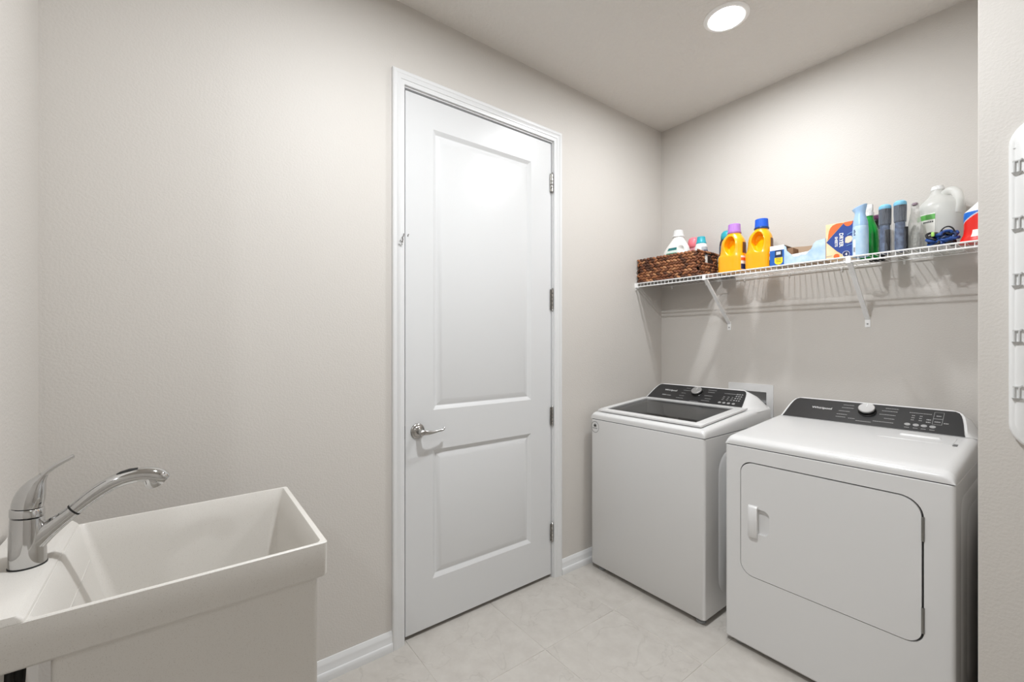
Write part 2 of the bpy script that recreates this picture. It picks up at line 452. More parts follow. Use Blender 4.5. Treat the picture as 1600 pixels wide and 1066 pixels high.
# ------------------------------------------------------------------ washer and dryer
def lerp(a, b, t): return a+(b-a)*t
def appliance_top(prof, x0, x1, zseam, r, hole=None, nx=None):
    """crowned cover: prof = (y, z) along the depth; edges rounded by r; hole = (x0, x1, y0, y1) left open"""
    b = MB()
    xs = [x0, x0+.003, x0+.3*r, x0+.65*r, x0+r]
    mids = sorted(set([x0+r+(x1-x0-2*r)*k/8 for k in range(1, 8)] + ([hole[0], hole[1]] if hole else [])))
    X = xs + mids + [x1-r, x1-.65*r, x1-.3*r, x1-.003, x1]
    def drop(x):
        d = min(x-x0, x1-x)
        return 0 if d >= r else r-math.sqrt(max(0, r*r-(r-d)**2))
    rows = []
    for y, z in prof:
        rows.append([b.v((x, y, max(zseam, z-min(drop(x), z-zseam)))) for x in X])
    for j in range(len(prof)-1):
        for i in range(len(X)-1):
            if hole and hole[0]-1e-6 <= X[i] and X[i+1] <= hole[1]+1e-6 and hole[2]-1e-6 <= prof[j][0] and prof[j+1][0] <= hole[3]+1e-6: continue
            b._f([rows[j][i], rows[j][i+1], rows[j+1][i+1], rows[j+1][i]])
    # skirts down to the seam
    lo = lambda v: b.v((v.co.x, v.co.y, zseam))
    for side in (0, -1):
        L = [lo(rows[j][side]) for j in range(len(prof))]
        for j in range(len(prof)-1): b._f([rows[j][side], rows[j+1][side], L[j+1], L[j]])
    if hole:
        hy = [j for j in range(len(prof)) if hole[2]-1e-6 <= prof[j][0] <= hole[3]+1e-6]; hx = [i for i in range(len(X)) if hole[0]-1e-6 <= X[i] <= hole[1]+1e-6]
        loop = [rows[hy[0]][i] for i in hx] + [rows[j][hx[-1]] for j in hy[1:]] + [rows[hy[-1]][i] for i in reversed(hx[:-1])] + [rows[j][hx[0]] for j in reversed(hy[1:-1])]
        L = [b.v((v.co.x, v.co.y, zseam-.002)) for v in loop]
        for i in range(len(loop)): b._f([loop[i], loop[(i+1) % len(loop)], L[(i+1) % len(loop)], L[i]])
    return b
def fine(prof, n=4, extra=()):
    P = crom(prof, n)
    for y in extra:
        for a, c in zip(P, P[1:]):
            if a[0] < y < c[0]: P.append((y, lerp(a[1], c[1], (y-a[0])/(c[0]-a[0])))); P.sort(); break
    return P
def prof_z(P, y):
    for a, c in zip(P, P[1:]):
        if a[0] <= y <= c[0]: return lerp(a[1], c[1], (y-a[0])/max(1e-9, c[0]-a[0]))
    return P[-1][1]

def console(t, x0, x1, yb, zb, yt, zt, ext0, ext1, zback, yback):
    """sloped console: front outline in the tilted plane, bulged ends running back to the cabinet edges"""
    U = Vector((0, yt-yb, zt-zb)); H = U.length; U.normalize(); N = Vector((0, -U.z, U.y))
    W = x1-x0
    L = [(0, 0), (.003, .10), (.006, .25), (.010, .45), (.015, .64), (.020, .78), (.028, .89), (.040, .96), (.056, .995), (.075, 1.0)]
    out = [(u, s) for u, s in L] + [(W-u, s) for u, s in reversed(L)]
    P = lambda u, s, d=0: Vector((x0+u, yb, zb)) + U*(s*H) + N*d
    r0 = [P(u, s) for u, s in out]
    n = len(out); r2 = []; tot = len(L)
    for i, (u, s) in enumerate(out):
        k = i if i < tot else n-1-i
        f = min(1., k/(tot-4)); xe = x0-ext0 if i < tot else x1+ext1
        y = lerp(yb+.03, yback, f); x = lerp(xe, xe+(.02 if i < tot else -.02), max(0, (k-(tot-4))/3)) if k > tot-4 else xe
        r2.append(Vector((x, y, zback)))
    mid = []
    for i, (a, c) in enumerate(zip(r0, r2)):
        k = i if i < tot else n-1-i; f = k/(tot-1)
        m = a.lerp(c, .45); m.z = lerp(m.z, max(m.z, a.z*.75+c.z*.25), .8); mid.append(m)
    lip = []
    for i, (u, s) in enumerate(out):      # rounded white rim
        q = P(u, s, -.0); c = P(W/2, .45); d = (q-c); d.normalize(); lip.append(q + d*.0 + N*.0)
    b = MB(); b.loft([r0, mid, r2], False, False, False)
    V0 = [b.v(p) for p in r0]; b._f(V0)
    bmesh.ops.remove_doubles(b.bm, verts=b.bm.verts, dist=.0002)
    body = obj('console', b, ENAMEL, t, angle=50)
    # black fascia slightly inset from the outline
    k = MB(); ins = []
    for u, s in out:
        uu = u+.0085 if u < W/2 else u-.0085
        ins.append((uu, min(s, 1-.06) if s > .5 else max(s, .012)))
    k.prism(ins, lambda u, v, d: P(u, v, d), -.003, .0022)
    pan = obj('control_panel', k, BLACKP, body, angle=30, label='black control panel')
    return body, pan, P, U, N, H

def dashes(b, P, N, rows, h=.0028, d=.0024):
    """rows = (u0, u1, s): a line of tiny lettering too small to read"""
    for u0, u1, s in rows:
        u = u0
        while u < u1-.001:
            l = min(random.uniform(.0025, .007), u1-u)
            q = [P(u, s, d), P(u+l, s, d), P(u+l, s, d)+Us*h, P(u, s, d)+Us*h]
            b._f([b.v(x) for x in q]); u += l+.0009
    return b

def feet(t, xs, ys, z1):
    for x in xs:
        for y in ys:
            f = MB(); f.lathe([(.017, 0), (.021, .002), (.021, .010), (.012, .013), (.009, z1+.004)], 16, c=(x, y, 0))
            obj('foot', f, GREYP, t, label='grey levelling foot')

def cabinet_ring(x0, x1, y0, y1, r=.016): return rrect(x0, x1, y0, y1, r, 5)

# --- washer
WX0, WX1, WY0, WY1, WZ0, WZS = -1.736, -1.045, 1.905, 2.585, .026, .8625
wt = thing('washing_machine', 'white top-load washing machine with a dark glass lid, left of the dryer', 'washing machine', ((WX0+WX1)/2, (WY0+WY1)/2, 0))
b = MB()
b.loft([[(x, y, z) for x, y in cabinet_ring(WX0+i, WX1-i, WY0+i, WY1-i)] for z, i in ((WZ0, .004), (WZ0+.006, 0), (WZS-.004, 0), (WZS-.0015, .002))], True, True, False)
# pressed relief on the right flank
rel = rrect(2.03, 2.52, .09, .78, [.10, .06, .06, .10], 6)
b.loft([[(WX1+d, y*(1)+0, z) for y, z in rr] for d, rr in ((0, rel), (.006, rrect(2.045, 2.505, .105, .765, [.09, .05, .05, .09], 6)))], True, False, True)
cabw = obj('cabinet', b, ENAMEL, wt)
wp = fine([(1.9055, WZS), (1.9055, .884), (1.910, .893), (1.921, .8995), (1.94, .9035), (2.08, .9165), (2.28, .9335), (2.42, .944), (2.60, .951)], 4, (1.968, 2.345))
hole = (-1.667, -1.122, 1.968, 2.345)
obj('top_cover', appliance_top(wp, WX0, WX1, WZS+.0022, .022, hole), ENAMEL, wt, angle=50)
SEAM = mat('seam_dark', '55565a', .7)
b = MB(); R1 = cabinet_ring(WX0+.0025, WX1-.0025, WY0+.0025, WY1-.0025); b.loft([[(x, y, z) for x, y in R1] for z in (WZS-.003, WZS+.003)], True, False, False); obj('seam', b, SEAM, wt, label='dark seam under the top cover')
# tub ring and basket under the glass
b = MB()
hole_c = [(-1.394+.225*math.cos(2*PI*k/40), 2.19+.205*math.sin(2*PI*k/40)) for k in range(40)]
b.prism([(-1.70, 1.93), (-1.09, 1.93), (-1.09, 2.40), (-1.70, 2.40)], lambda u, v, d: (u, v, d), .838, .842, holes=[hole_c])
obj('tub_ring', b, mat('tub_ring', 'a7adb0', .35), wt)
b = MB()
b.lathe([(.05, .56), (.235, .56), (.245, .60), (.245, .83)], 40, c=(-1.394, 2.19, 0), cap1=False)
bk = obj('wash_basket', b, mat('basket_steel', '6f7374', .35, .7), wt)
b = MB(); b.lathe([(.10, .561), (.06, .60), (.04, .70), (.035, .72), (.01, .73)], 24, c=(-1.394, 2.19, 0)); obj('agitator', b, mat('agitator', '50575c', .4), bk)
b = MB(); b.box(-1.46, -1.36, 2.36, 2.40, .842, .885, bev=.006); obj('detergent_tray', b, mat('tray_grey', '6a6d70', .4), wt)
# lid: frame following the crown, with the glass inset
lo = (-1.708, -1.078, 1.934, 2.398)
def lid_grid(x0, x1, y0, y1, off0, off1, hole=None, rr=.012):
    b = MB()
    ys = sorted(set([lerp(y0, y1, k/12) for k in range(13)] + ([hole[2], hole[3]] if hole else [])))
    xs = sorted(set([x0, x0+.004, x1-.004, x1] + [lerp(x0, x1, k/6) for k in range(1, 6)] + ([hole[0], hole[1]] if hole else [])))
    def zz(x, y):
        e = min(x-x0, x1-x, y-y0, y1-y); return prof_z(wp, y)+off1-(.003 if e < .001 else 0)
    def layer(f): return [[b.v((x, y, f(x, y))) for x in xs] for y in ys]
    T, B = layer(zz), layer(lambda x, y: prof_z(wp, y)+off0)
    skip = lambda i, j: hole and hole[0]-1e-6 <= xs[i] and xs[i+1] <= hole[1]+1e-6 and hole[2]-1e-6 <= ys[j] and ys[j+1] <= hole[3]+1e-6
    for j in range(len(ys)-1):
        for i in range(len(xs)-1):
            if skip(i, j): continue
            b._f([T[j][i], T[j][i+1], T[j+1][i+1], T[j+1][i]]); b._f([B[j][i], B[j+1][i], B[j+1][i+1], B[j][i+1]])
    es = [e for e in b.bm.edges if len(e.link_faces) == 1]
    m = {}
    for A, C in ((T, B),):
        for j in range(len(ys)):
            for i in range(len(xs)): m[A[j][i]] = C[j][i]
    for e in es:
        v0, v1 = e.verts
        if v0 in m and v1 in m: b._f([v0, v1, m[v1], m[v0]])
    for v in [v for v in b.bm.verts if not v.link_faces]: b.bm.verts.remove(v)
    return b
lid = obj('lid', lid_grid(*lo, .0055, .0165, hole), ENAMEL, wt, angle=30)
obj('glass', lid_grid(hole[0]-.002, hole[1]+.002, hole[2]-.002, hole[3]+.002, .009, .0145), film('lid_glass', '17191a', .58, .05), lid, label='dark tinted glass')
# console
body, pan, Pw, Us, Nw, H = console(wt, -1.724, -1.104, 2.405, .945, 2.535, 1.036, .010, .058, .935, 2.60)
W = .62
b = MB(); text_mb(b, 'Whirlpool', .022, Pw(.098, .56, .0026), (1, 0, 0), Us, width=.085, bold=.0001); obj('lettering', b, PRINT, pan)
b = MB(); u0 = .102
q = [Pw(u0, .29, .0026), Pw(u0+.028, .29, .0026), Pw(u0+.028, .335, .0026), Pw(u0, .335, .0026)]; b._f([b.v(p) for p in q])
dashes(b, Pw, Nw, [(u0+.031, u0+.062, .29)], .005, .0026)
obj('small_print', b, PRINTG, pan)['kind'] = 'stuff'
kx = .318
def dial(P, N, U, u, s, parent, r=.031):
    O = P(u, s, .002); M = Matrix((( 1, 0, 0, O.x), (0, U.y, N.y, O.y), (0, U.z, N.z, O.z), (0, 0, 0, 1)))
    d = MB(); d.lathe([(r+.003, 0), (r+.003, .002), (r, .004), (r, .015)], 40, M=M)
    k = obj('dial', d, mat('dial_dark', '2a2a2a', .25, .6), parent, label='dark dial skirt under a silver face')
    d = MB(); d.lathe([(r-.001, .015), (r-.0005, .022), (r-.003, .0245), (r-.006, .0245), (.0005, .0235)], 40, M=M)
    obj('dial_face', d, mat('dial_silver', 'c6c6c6', .36, .7), k, label='brushed silver face')
    d = MB(); d.box(-.0012, .0012, .002, r-.006, .0236, .0252, M=M); obj('pointer', d, PRINT, k)
dial(Pw, Nw, Us, kx, .60, pan)
b = MB()
dashes(b, Pw, Nw, [(kx-.085, kx-.060, .80), (kx-.095, kx-.050, .66), (kx-.098, kx-.07, .50), (kx-.100, kx-.07, .34), (kx-.112, kx-.065, .20),
                   (kx-.015, kx+.04, .10), (kx+.055, kx+.105, .80), (kx+.06, kx+.10, .68), (kx+.052, kx+.10, .48), (kx+.065, kx+.10, .32), (kx+.05, kx+.10, .20)], .0032, .0026)
obj('cycle_print', b, PRINTG, pan)['kind'] = 'stuff'
b = MB()
dashes(b, Pw, Nw, [(.475, .555, .70)], .003, .0026)
for i, u in enumerate((.480, .505, .527)):
    for s in (.36, .44, .52): dashes(b, Pw, Nw, [(u, u+.010, s)], .004, .0026)
for u in (.545, .558, .571):
    for s in (.36, .47, .58, .69): q = [Pw(u, s, .0026), Pw(u+.008, s, .0026), Pw(u+.008, s+.05, .0026), Pw(u, s+.05, .0026)]; b._f([b.v(p) for p in q])
for u in (.478, .503, .529, .556):
    c = Pw(u, .21, .0026); b._f([b.v(c+Vector((1, 0, 0))*(.009*math.cos(a))+Us*(.007*math.sin(a))) for a in [2*PI*k/14 for k in range(14)]])
obj('button_print', b, PRINTG, pan)['kind'] = 'stuff'
# badge on the cabinet front
b = MB(); bx, bz, br = -1.7035, .8185, .0325; yF = WY0-.0006
for r0, r1 in ((br, br-.0028),):
    V = [[b.v((bx+r*.9*math.cos(2*PI*k/36), yF, bz+r*math.sin(2*PI*k/36))) for k in range(36)] for r in (r0, r1)]
    for k in range(36): b._f([V[0][k], V[0][(k+1) % 36], V[1][(k+1) % 36], V[1][k]])
for a, l in ((90, .017), (55, .015), (125, .015), (20, .012), (160, .012), (-15, .009), (195, .009)):
    a = math.radians(a); d = Vector((math.cos(a), 0, math.sin(a))); s = Vector((-d.z, 0, d.x)); o = Vector((bx, yF, bz+.004))
    b._f([b.v(p) for p in (o-s*.001, o+d*l*.6-s*.0042, o+d*l, o+d*l*.6+s*.0042, o+s*.001)])
for k in range(7): b.box(bx-.017+k*.005, bx-.0135+k*.005, yF-.0002, yF, bz-.0095, bz-.0045)
obj('badge', b, mat('badge_grey', '7c7d7d', .5), cabw, label='round grey printed emblem')
feet(wt, (WX0+.06, WX1-.035), (WY0+.035, WY1-.05), WZ0)

# --- dryer
DX0, DX1, DYF, DYR, DZ0, DZS = -.955, -.237, 1.913, 2.60, .020, .8615
dt = thing('clothes_dryer', 'white front-load clothes dryer with a closed solid door, right of the washer', 'dryer', ((DX0+DX1)/2, (DYF+DYR)/2, 0))
b = MB()
R = cabinet_ring(DX0, DX1, DYF, DYR, .014)
dh = rrect(-.8895, -.3095, .3205, .8015, [.052, .045, .062, .047], 9)
nf = [i for i in range(len(R)) if R[i][1] < DYF+1e-5]
b.loft([[(x, y, z) for x, y in cabinet_ring(DX0+i, DX1-i, DYF+i, DYR-i, .014)] for z, i in ((DZ0, .004), (DZ0+.006, 0), (DZS-.004, 0), (DZS-.0015, .002))], True, True, False)
# cut the front for the door: drop the flat front quad and refill it around the opening
front = [f for f in b.bm.faces if all(abs(v.co.y-DYF) < 1e-5 for v in f.verts) and f.calc_area() > .1]
bmesh.ops.delete(b.bm, geom=front, context='FACES_ONLY')
vs = sorted([v for v in b.bm.verts if abs(v.co.y-DYF) < 1e-5 and (abs(v.co.z-DZ0-.006) < 1e-5 or abs(v.co.z-DZS+.004) < 1e-5)], key=lambda v: (v.co.z, v.co.x))
lo_, hi_ = vs[:len(vs)//2], vs[len(vs)//2:]
outer = [lo_[0], lo_[-1], hi_[-1], hi_[0]]
es = []
for i in range(4):
    e = b.bm.edges.get((outer[i], outer[(i+1) % 4])) or b.bm.edges.new((outer[i], outer[(i+1) % 4])); es.append(e)
hv = [b.v((u, DYF, v)) for u, v in dh]
es += [b.bm.edges.new((hv[i], hv[(i+1) % len(hv)])) for i in range(len(hv))]
bmesh.ops.triangle_fill(b.bm, use_beauty=True, edges=es)
bv = [b.v((u, DYF+.02, v)) for u, v in dh]
for i in range(len(hv)): b._f([hv[i], hv[(i+1) % len(hv)], bv[(i+1) % len(hv)], bv[i]])
b._f(bv)
# pressed relief on the right flank
for y0, y1, z0, z1, d0, d1, rr in ((2.01, 2.56, .07, .80, 0, .004, .05), (2.10, 2.50, .14, .74, .004, .008, .07)):
    b.loft([[(DX1+d, y, z) for y, z in rrect(y0+i, y1-i, z0+i, z1-i, rr, 5)] for d, i in ((d0, 0), (d1, .012))], True, False, True)
obj('cabinet', b, ENAMEL, dt, angle=30)
b = MB(); b.prism(rrect(-.8890, -.3100, .3210, .8010, [.052, .045, .062, .047], 9), lambda u, v, d: (u, DYF+d, v), .0135, .0195); obj('door_gap_shade', b, mat('gap_shade_grey', '4a4a49', .7), dt, label='dark sheet painting the shade in the door gap')  # dark sheet puts the shade of the door gap into colour
dp = fine([(1.9135, DZS), (1.9135, .878), (1.918, .888), (1.930, .8965), (1.952, .9025), (2.05, .910), (2.16, .917), (2.42, .936), (2.61, .942)], 4)
topc = obj('top_cover', appliance_top(dp, DX0, DX1, DZS+.0022, .030), ENAMEL, dt, angle=50)
b = MB(); R1 = cabinet_ring(DX0+.0025, DX1-.0025, DYF+.0025, DYR-.0025, .014); b.loft([[(x, y, z) for x, y in R1] for z in (DZS-.003, DZS+.003)], True, False, False); obj('seam', b, SEAM, dt, label='dark seam under the top cover')
# lint screen flap let into the top
b = MB()
def on_top(x, y, d): return (x, y, prof_z(dp, y)+d)
b.loft([[on_top(x, y, .0004) for x, y in rrect(-.512, -.290, 2.268, 2.385, .008, 3)], [on_top(x, y, .0016) for x, y in rrect(-.511, -.291, 2.269, 2.384, .008, 3)]], True, False, True)
lf = obj('lint_screen_flap', b, ENAMEL, topc)
b = MB(); b.loft([[on_top(x, y, d) for x, y in rrect(-.452+i, -.330-i, 2.335+i, 2.352-i, .004, 3)] for d, i in ((.001, 0), (.004, .001), (.006, .004))]); obj('flap_grip', b, PLAST, lf)
b = MB(); b.box(-.289, -.277, 2.262, 2.300, prof_z(dp, 2.28)-.004, prof_z(dp, 2.28)+.0012); obj('slot_end', b, mat('slot_shade', '6e6e6e', .6), lf)
# door with its finger pocket
di = rrect(-.8862, -.3152, .3238, .7970, [.050, .043, .058, .045], 9)
pk = rrect(-.822, -.774, .508, .612, [.006, .022, .022, .006], 5)
b = MB()
b.prism(di, lambda u, v, d: (u, DYF-.002+d, v), 0, .0145, holes=[pk])
b.loft([[(u, DYF-.002+.012, v) for u, v in pk], [(lerp(u, -.798, .12), DYF-.002+.013, lerp(v, .56, .08)) for u, v in pk]], True, False, True)
dd = obj('door', b, ENAMEL, dt, angle=30)
b = MB()
hp = [(-.8545, 0), (-.8545, .006), (-.850, .011), (-.842, .0135), (-.823, .0135), (-.8175, .010), (-.8175, 0)]
b.loft([[(x, DYF-.002-d*k, z) for x, d in hp] for z, k in ((.488, .25), (.491, .7), (.496, 1), (.615, 1), (.620, .7), (.623, .25))])
obj('handle', b, PLAST, dd, label='moulded white pull handle')
for z0, z1 in ((.663, .742), (.365, .448)):
    h = MB(); h.lathe([(.0032, z0), (.0042, z0+.002), (.0042, z1-.002), (.0032, z1)], 10, c=(-.3118, DYF-.0015, 0))
    h.box(-.3165, -.3075, DYF-.0012, DYF+.002, z0, z1); obj('hinge', h, mat('hinge_steel', '8c8b88', .3, .9), dd, label='steel hinge')
body, pan, Pd, Us, Nd, H = console(dt, -.927, -.266, 2.425, .9375, 2.545, 1.025, .012, .022, .930, 2.60)
kx = .333
b = MB(); text_mb(b, 'Whirlpool', .022, Pd(.117, .50, .0026), (1, 0, 0), Us, width=.082, bold=.0001); obj('lettering', b, PRINT, pan)
dial(Pd, Nd, Us, kx, .60, pan)
b = MB()
dashes(b, Pd, Nd, [(kx-.095, kx-.055, .78), (kx-.098, kx-.052, .65), (kx-.105, kx-.062, .49), (kx-.108, kx-.068, .34), (kx-.108, kx-.070, .22), (kx-.06, kx-.035, .20),
                   (kx-.03, kx+.025, .13), (kx+.030, kx+.10, .20), (kx+.06, kx+.105, .80), (kx+.05, kx+.103, .68), (kx+.045, kx+.10, .52), (kx+.065, kx+.10, .36)], .0032, .0026)
obj('cycle_print', b, PRINTG, pan)['kind'] = 'stuff'
b = MB()
dashes(b, Pd, Nd, [(.475, .545, .72)], .003, .0026)
for i, u in enumerate((.485, .510)):
    for s in (.42, .51, .60): dashes(b, Pd, Nd, [(u, u+.010, s)], .004, .0026)
for u, s in ((.533, .48), (.533, .38)): dashes(b, Pd, Nd, [(u, u+.014, s)], .006, .0026)
for u in (.478, .505, .530, .556):
    c = Pd(u, .24, .0026); b._f([b.v(c+Vector((1, 0, 0))*(.010*math.cos(a))+Us*(.008*math.sin(a))) for a in [2*PI*k/14 for k in range(14)]])
    dashes(b, Pd, Nd, [(u-.007, u+.008, .10)], .003, .0026)
def frame(u0, u1, s0, s1, w=.0012):
    ws = w/H
    for q in ((u0, u1, s0, s0+ws), (u0, u1, s1-ws, s1), (u0, u0+w, s0, s1), (u1-w, u1, s0, s1)):
        b._f([b.v(Pd(a, c, .0026)) for a, c in ((q[0], q[2]), (q[1], q[2]), (q[1], q[3]), (q[0], q[3]))])
frame(.552, .582, .56, .84); frame(.552, .582, .34, .58)
dashes(b, Pd, Nd, [(.560, .575, .67), (.558, .577, .43), (.586, .600, .40)], .005, .0026)
obj('button_print', b, PRINTG, pan)['kind'] = 'stuff'
feet(dt, (DX0+.05, DX1-.05), (DYF+.04, DYR-.05), DZ0)

# ------------------------------------------------------------------ outlet box behind the washer
ot = thing('washer_outlet_box', 'white wall outlet box with a water valve, behind the washer', 'outlet box', (-1.18, YB, .95))
b = MB()
b.prism(rrect(-1.314, -1.061, .79, 1.063, .004, 2), lambda u, v, d: (u, YB-d, v), .0, .007, holes=[rrect(-1.268, -1.097, .805, 1.019, .003, 2)])
obj('frame', b, PLAST, ot)
b = MB()
x0, x1, z0, z1 = -1.2725, -1.0925, .8015, 1.0225
for q in ((x0, x0+.002, YB, YB+.06, z0, z1), (x1-.002, x1, YB, YB+.06, z0, z1), (x0, x1, YB, YB+.06, z0, z0+.002), (x0, x1, YB, YB+.06, z1-.002, z1), (x0, x1, YB+.058, YB+.06, z0, z1)): b.box(*q)
obj('recess', b, mat('recess_grey', 'c4c4c5', .5), ot)
b = MB(); b.tube([(-1.118, YB+.036, .81), (-1.118, YB+.036, .88), (-1.118, YB+.036, .95)], .009, 12); b.lathe([(.014, .88), (.014, .905)], 12, c=(-1.118, YB+.036, 0))
b.tube([(-1.118, YB+.036, .93), (-1.118, YB+.02, .932)], .008, 10); b.box(-1.128, -1.108, YB+.004, YB+.012, .925, .95, bev=.002)
v = obj('valve', b, STEEL, ot)
b = MB(); b.tube([(-1.118, YB+.036, .90), (-1.118, YB+.024, .885), (-1.120, YB+.012, .86), (-1.122, YB+.006, .82)], .009, 10); obj('hose', b, DARK, v, label='black water hose')

# ------------------------------------------------------------------ access panel on the right-hand wall
at = thing('access_panel', 'tall white rounded wall panel with clip hooks, on the wall right of the dryer', 'wall panel', (.10, YN, 1.446))
def pl(x0, x1, z0, z1, r, ds):
    b = MB(); b.loft([[(u, YN-d, v) for u, v in rrect(x0+i, x1-i, z0+i, z1-i, r-i*.8, 8)] for d, i in ds], True, False, True); return b
obj('cover', pl(-.107, .30, 1.051, 1.842, .062, ((0, 0), (.010, 0), (.014, .002), (.016, .006), (.0155, .010), (.018, .014))), mat('panel_white', 'e6e7e7', .35), at)
b = MB(); b.box(-.0995, .29, YN-.0172, YN-.0155, 1.771, 1.7716); obj('seam', b, mat('seam_grey', 'b9b9b8', .6), at)
CLIPG = mat('clip_grey', 'c4c5c5', .35)
for z in (1.727, 1.592, 1.458, 1.324, 1.190):
    b = MB()
    for x in (-.0975, -.0895): b.lathe([(.0016, -.013), (.0018, .012), (.0012, .014)], 8, c=(x, YN-.020, z))
    b.box(-.100, -.085, YN-.0215, YN-.017, z+.011, z+.014); b.lathe([(.0022, 0), (.0024, .003), (.001, .0045)], 8, c=(-.086, YN-.0205, z+.0125))
    b.loft([[(-.102, YN-.017, z-.014), (-.084, YN-.017, z-.014), (-.084, YN-.024, z-.014), (-.102, YN-.024, z-.014)], [(-.095, YN-.0172, z-.022), (-.091, YN-.0172, z-.022), (-.091, YN-.019, z-.022), (-.095, YN-.019, z-.022)]])
    obj('clip', b, CLIPG, at)

# ------------------------------------------------------------------ laundry sink
TX0, TX1, TY0, TY1, TZ = -1.502, -1.032, -.306, .266, .860
tt = thing('laundry_sink', 'off-white speckled laundry sink with a deep basin and faucet deck, on legs against the wall', 'sink', ((TX0+TX1)/2, (TY0+TY1)/2, 0))
def rr3(x0, x1, y0, y1, z, r, n=6): return [(x, y, z) for x, y in rrect(x0, x1, y0, y1, r, n)]
b = MB()
bx0, bx1, by0, by1 = TX0+.006, TX1-.010, -.172, TY1-.018      # body below the apron
ix0, ix1, iy0, iy1 = TX0+.0065, TX1-.0065, -.196, TY1-.0125   # basin mouth
zb = .500
rings = [rr3(bx0+.03, bx1-.03, by0+.03, by1-.03, zb, .02), rr3(bx0+.008, bx1-.008, by0+.008, by1-.008, zb+.006, .02), rr3(bx0, bx1, by0, by1, zb+.03, .012),
         rr3(bx0, bx1, by0, by1, .774, .012), rr3(bx0-.002, bx1+.002, by0, by1+.002, .780, .012),
         rr3(TX0+.002, TX1-.002, TY0+.002, TY1-.002, .784, .010), rr3(TX0, TX1, TY0, TY1, .788, .010),
         rr3(TX0, TX1, TY0, TY1, TZ-.002, .008), rr3(TX0+.002, TX1-.002, TY0+.002, TY1-.002, TZ, .007),
         rr3(ix0, ix1, iy0, iy1, TZ, .014), rr3(ix0+.002, ix1-.002, iy0+.003, iy1-.002, TZ-.004, .014),
         rr3(ix0+.013, ix1-.013, iy0+.0165, iy1-.017, .805, .018), rr3(ix0+.026, ix1-.026, iy0+.070, iy1-.030, .60, .03), rr3(ix0+.030, ix1-.030, iy0+.080, iy1-.034, .54, .035), rr3(ix0+.055, ix1-.055, iy0+.105, iy1-.055, .522, .03)]
b.loft(rings)
obj('basin', b, TUBM, tt, angle=32)
b = MB()      # raised faucet deck
b.loft([rr3(TX0, TX1, TY0, -.1965, TZ-.001, .006), rr3(TX0, TX1, TY0, -.1985, TZ+.004, .006), rr3(TX0+.001, TX1-.001, TY0, -.206, TZ+.0115, .006), rr3(TX0+.004, TX1-.004, TY0+.001, -.210, TZ+.013, .006)])
obj('faucet_deck', b, TUBM, tt, angle=22)
b = MB(); b.lathe([(.045, .5222), (.045, .5245), (.036, .5245), (.030, .520), (.012, .519)], 28, c=(-1.267, .04, 0)); obj('drain', b, CHROME, tt, label='metal drain')
for x in (bx0+.04, bx1-.04):
    for y in (by0+.04, by1-.04):
        b = MB(); b.lathe([(.020, 0), (.024, .004), (.020, .012), (.017, .03), (.021, .50), (.021, zb+.01)], 16, c=(x, y, 0)); obj('leg', b, PLAST, tt)

# faucet
FX, FY, FZ = -1.252, -.236, TZ+.013
ft = thing('kitchen_faucet', 'chrome single-lever pull-out faucet on the sink deck', 'faucet', (FX, FY, FZ))
def oval(z, rx, ry, cy, tilt=0., n=32, cx=FX):
    return [(cx+rx*math.cos(2*PI*k/n), cy+ry*math.sin(2*PI*k/n), z+tilt*ry*math.sin(2*PI*k/n)) for k in range(n)]
b = MB(); b.loft([oval(FZ, .0275, .0275, FY), oval(FZ+.0022, .0275, .0275, FY)]); obj('base_gasket', b, DARK, ft)
b = MB()
b.loft([oval(FZ+.002, .0262, .0262, FY), oval(FZ+.004, .0268, .0268, FY), oval(FZ+.03, .0262, .0262, FY), oval(FZ+.07, .0250, .0250, FY-.0005), oval(.967, .0236, .0236, FY-.0005, -.13), oval(.968, .022, .022, FY-.0005, -.13)])
obj('body', b, CHROME, ft, angle=50)
b = MB()
b.loft([oval(.9695, .0225, .0225, FY-.0005, -.13), oval(.9705, .0243, .0243, FY-.0005, -.13), oval(.984, .0240, .0240, FY-.0005, -.13), oval(.9855, .0225, .0225, FY-.0005, -.13)])
obj('collar', b, CHROME, ft, angle=50)
b = MB()       # dome sweeping up into the lever
keys = [(.987, .0222, .0222, -.2365), (.995, .0225, .0222, -.2355), (1.006, .0218, .0212, -.2330), (1.018, .0196, .0185, -.2295), (1.029, .0160, .0140, -.2250), (1.038, .0125, .0092, -.2200), (1.046, .0105, .0064, -.2145)]
b.loft([oval(z, rx, ry, cy, -.13-.02*i) for i, (z, rx, ry, cy) in enumerate(crom(keys, 3))])
lk = [(FX, -.2165, 1.043), (FX, -.2085, 1.052), (FX, -.199, 1.060), (FX, -.189, 1.0665), (FX, -.180, 1.0715), (FX, -.1735, 1.0755), (FX, -.171, 1.0765)]
b.tube(crom(lk, 3), [lerp(.0078, .0062, i/18) if i < 17 else .004 for i in range(19)] and [(lerp(.0105, .0075, i/18), lerp(.0052, .0040, i/18)) if i < 17 else (.004, .0025) for i in range(19)], 14)
obj('lever', b, CHROME, ft, angle=60)
b = MB()       # spout rising out of the body
sk = [(FX, -.238, .900, .020), (FX, -.231, .914, .0225), (FX, -.218, .928, .0205), (FX, -.202, .941, .0170), (FX, -.187, .953, .0148), (FX, -.1725, .9650, .0133)]
S = crom(sk, 4); b.tube([s[:3] for s in S], [s[3] for s in S], 24)
obj('spout', b, CHROME, ft, angle=60)
b = MB(); b.tube([(FX, -.1725, .9650), (FX, -.1700, .9671)], .0136, 24); obj('seam_ring', b, DARK, ft, label='dark seam ring')
b = MB()
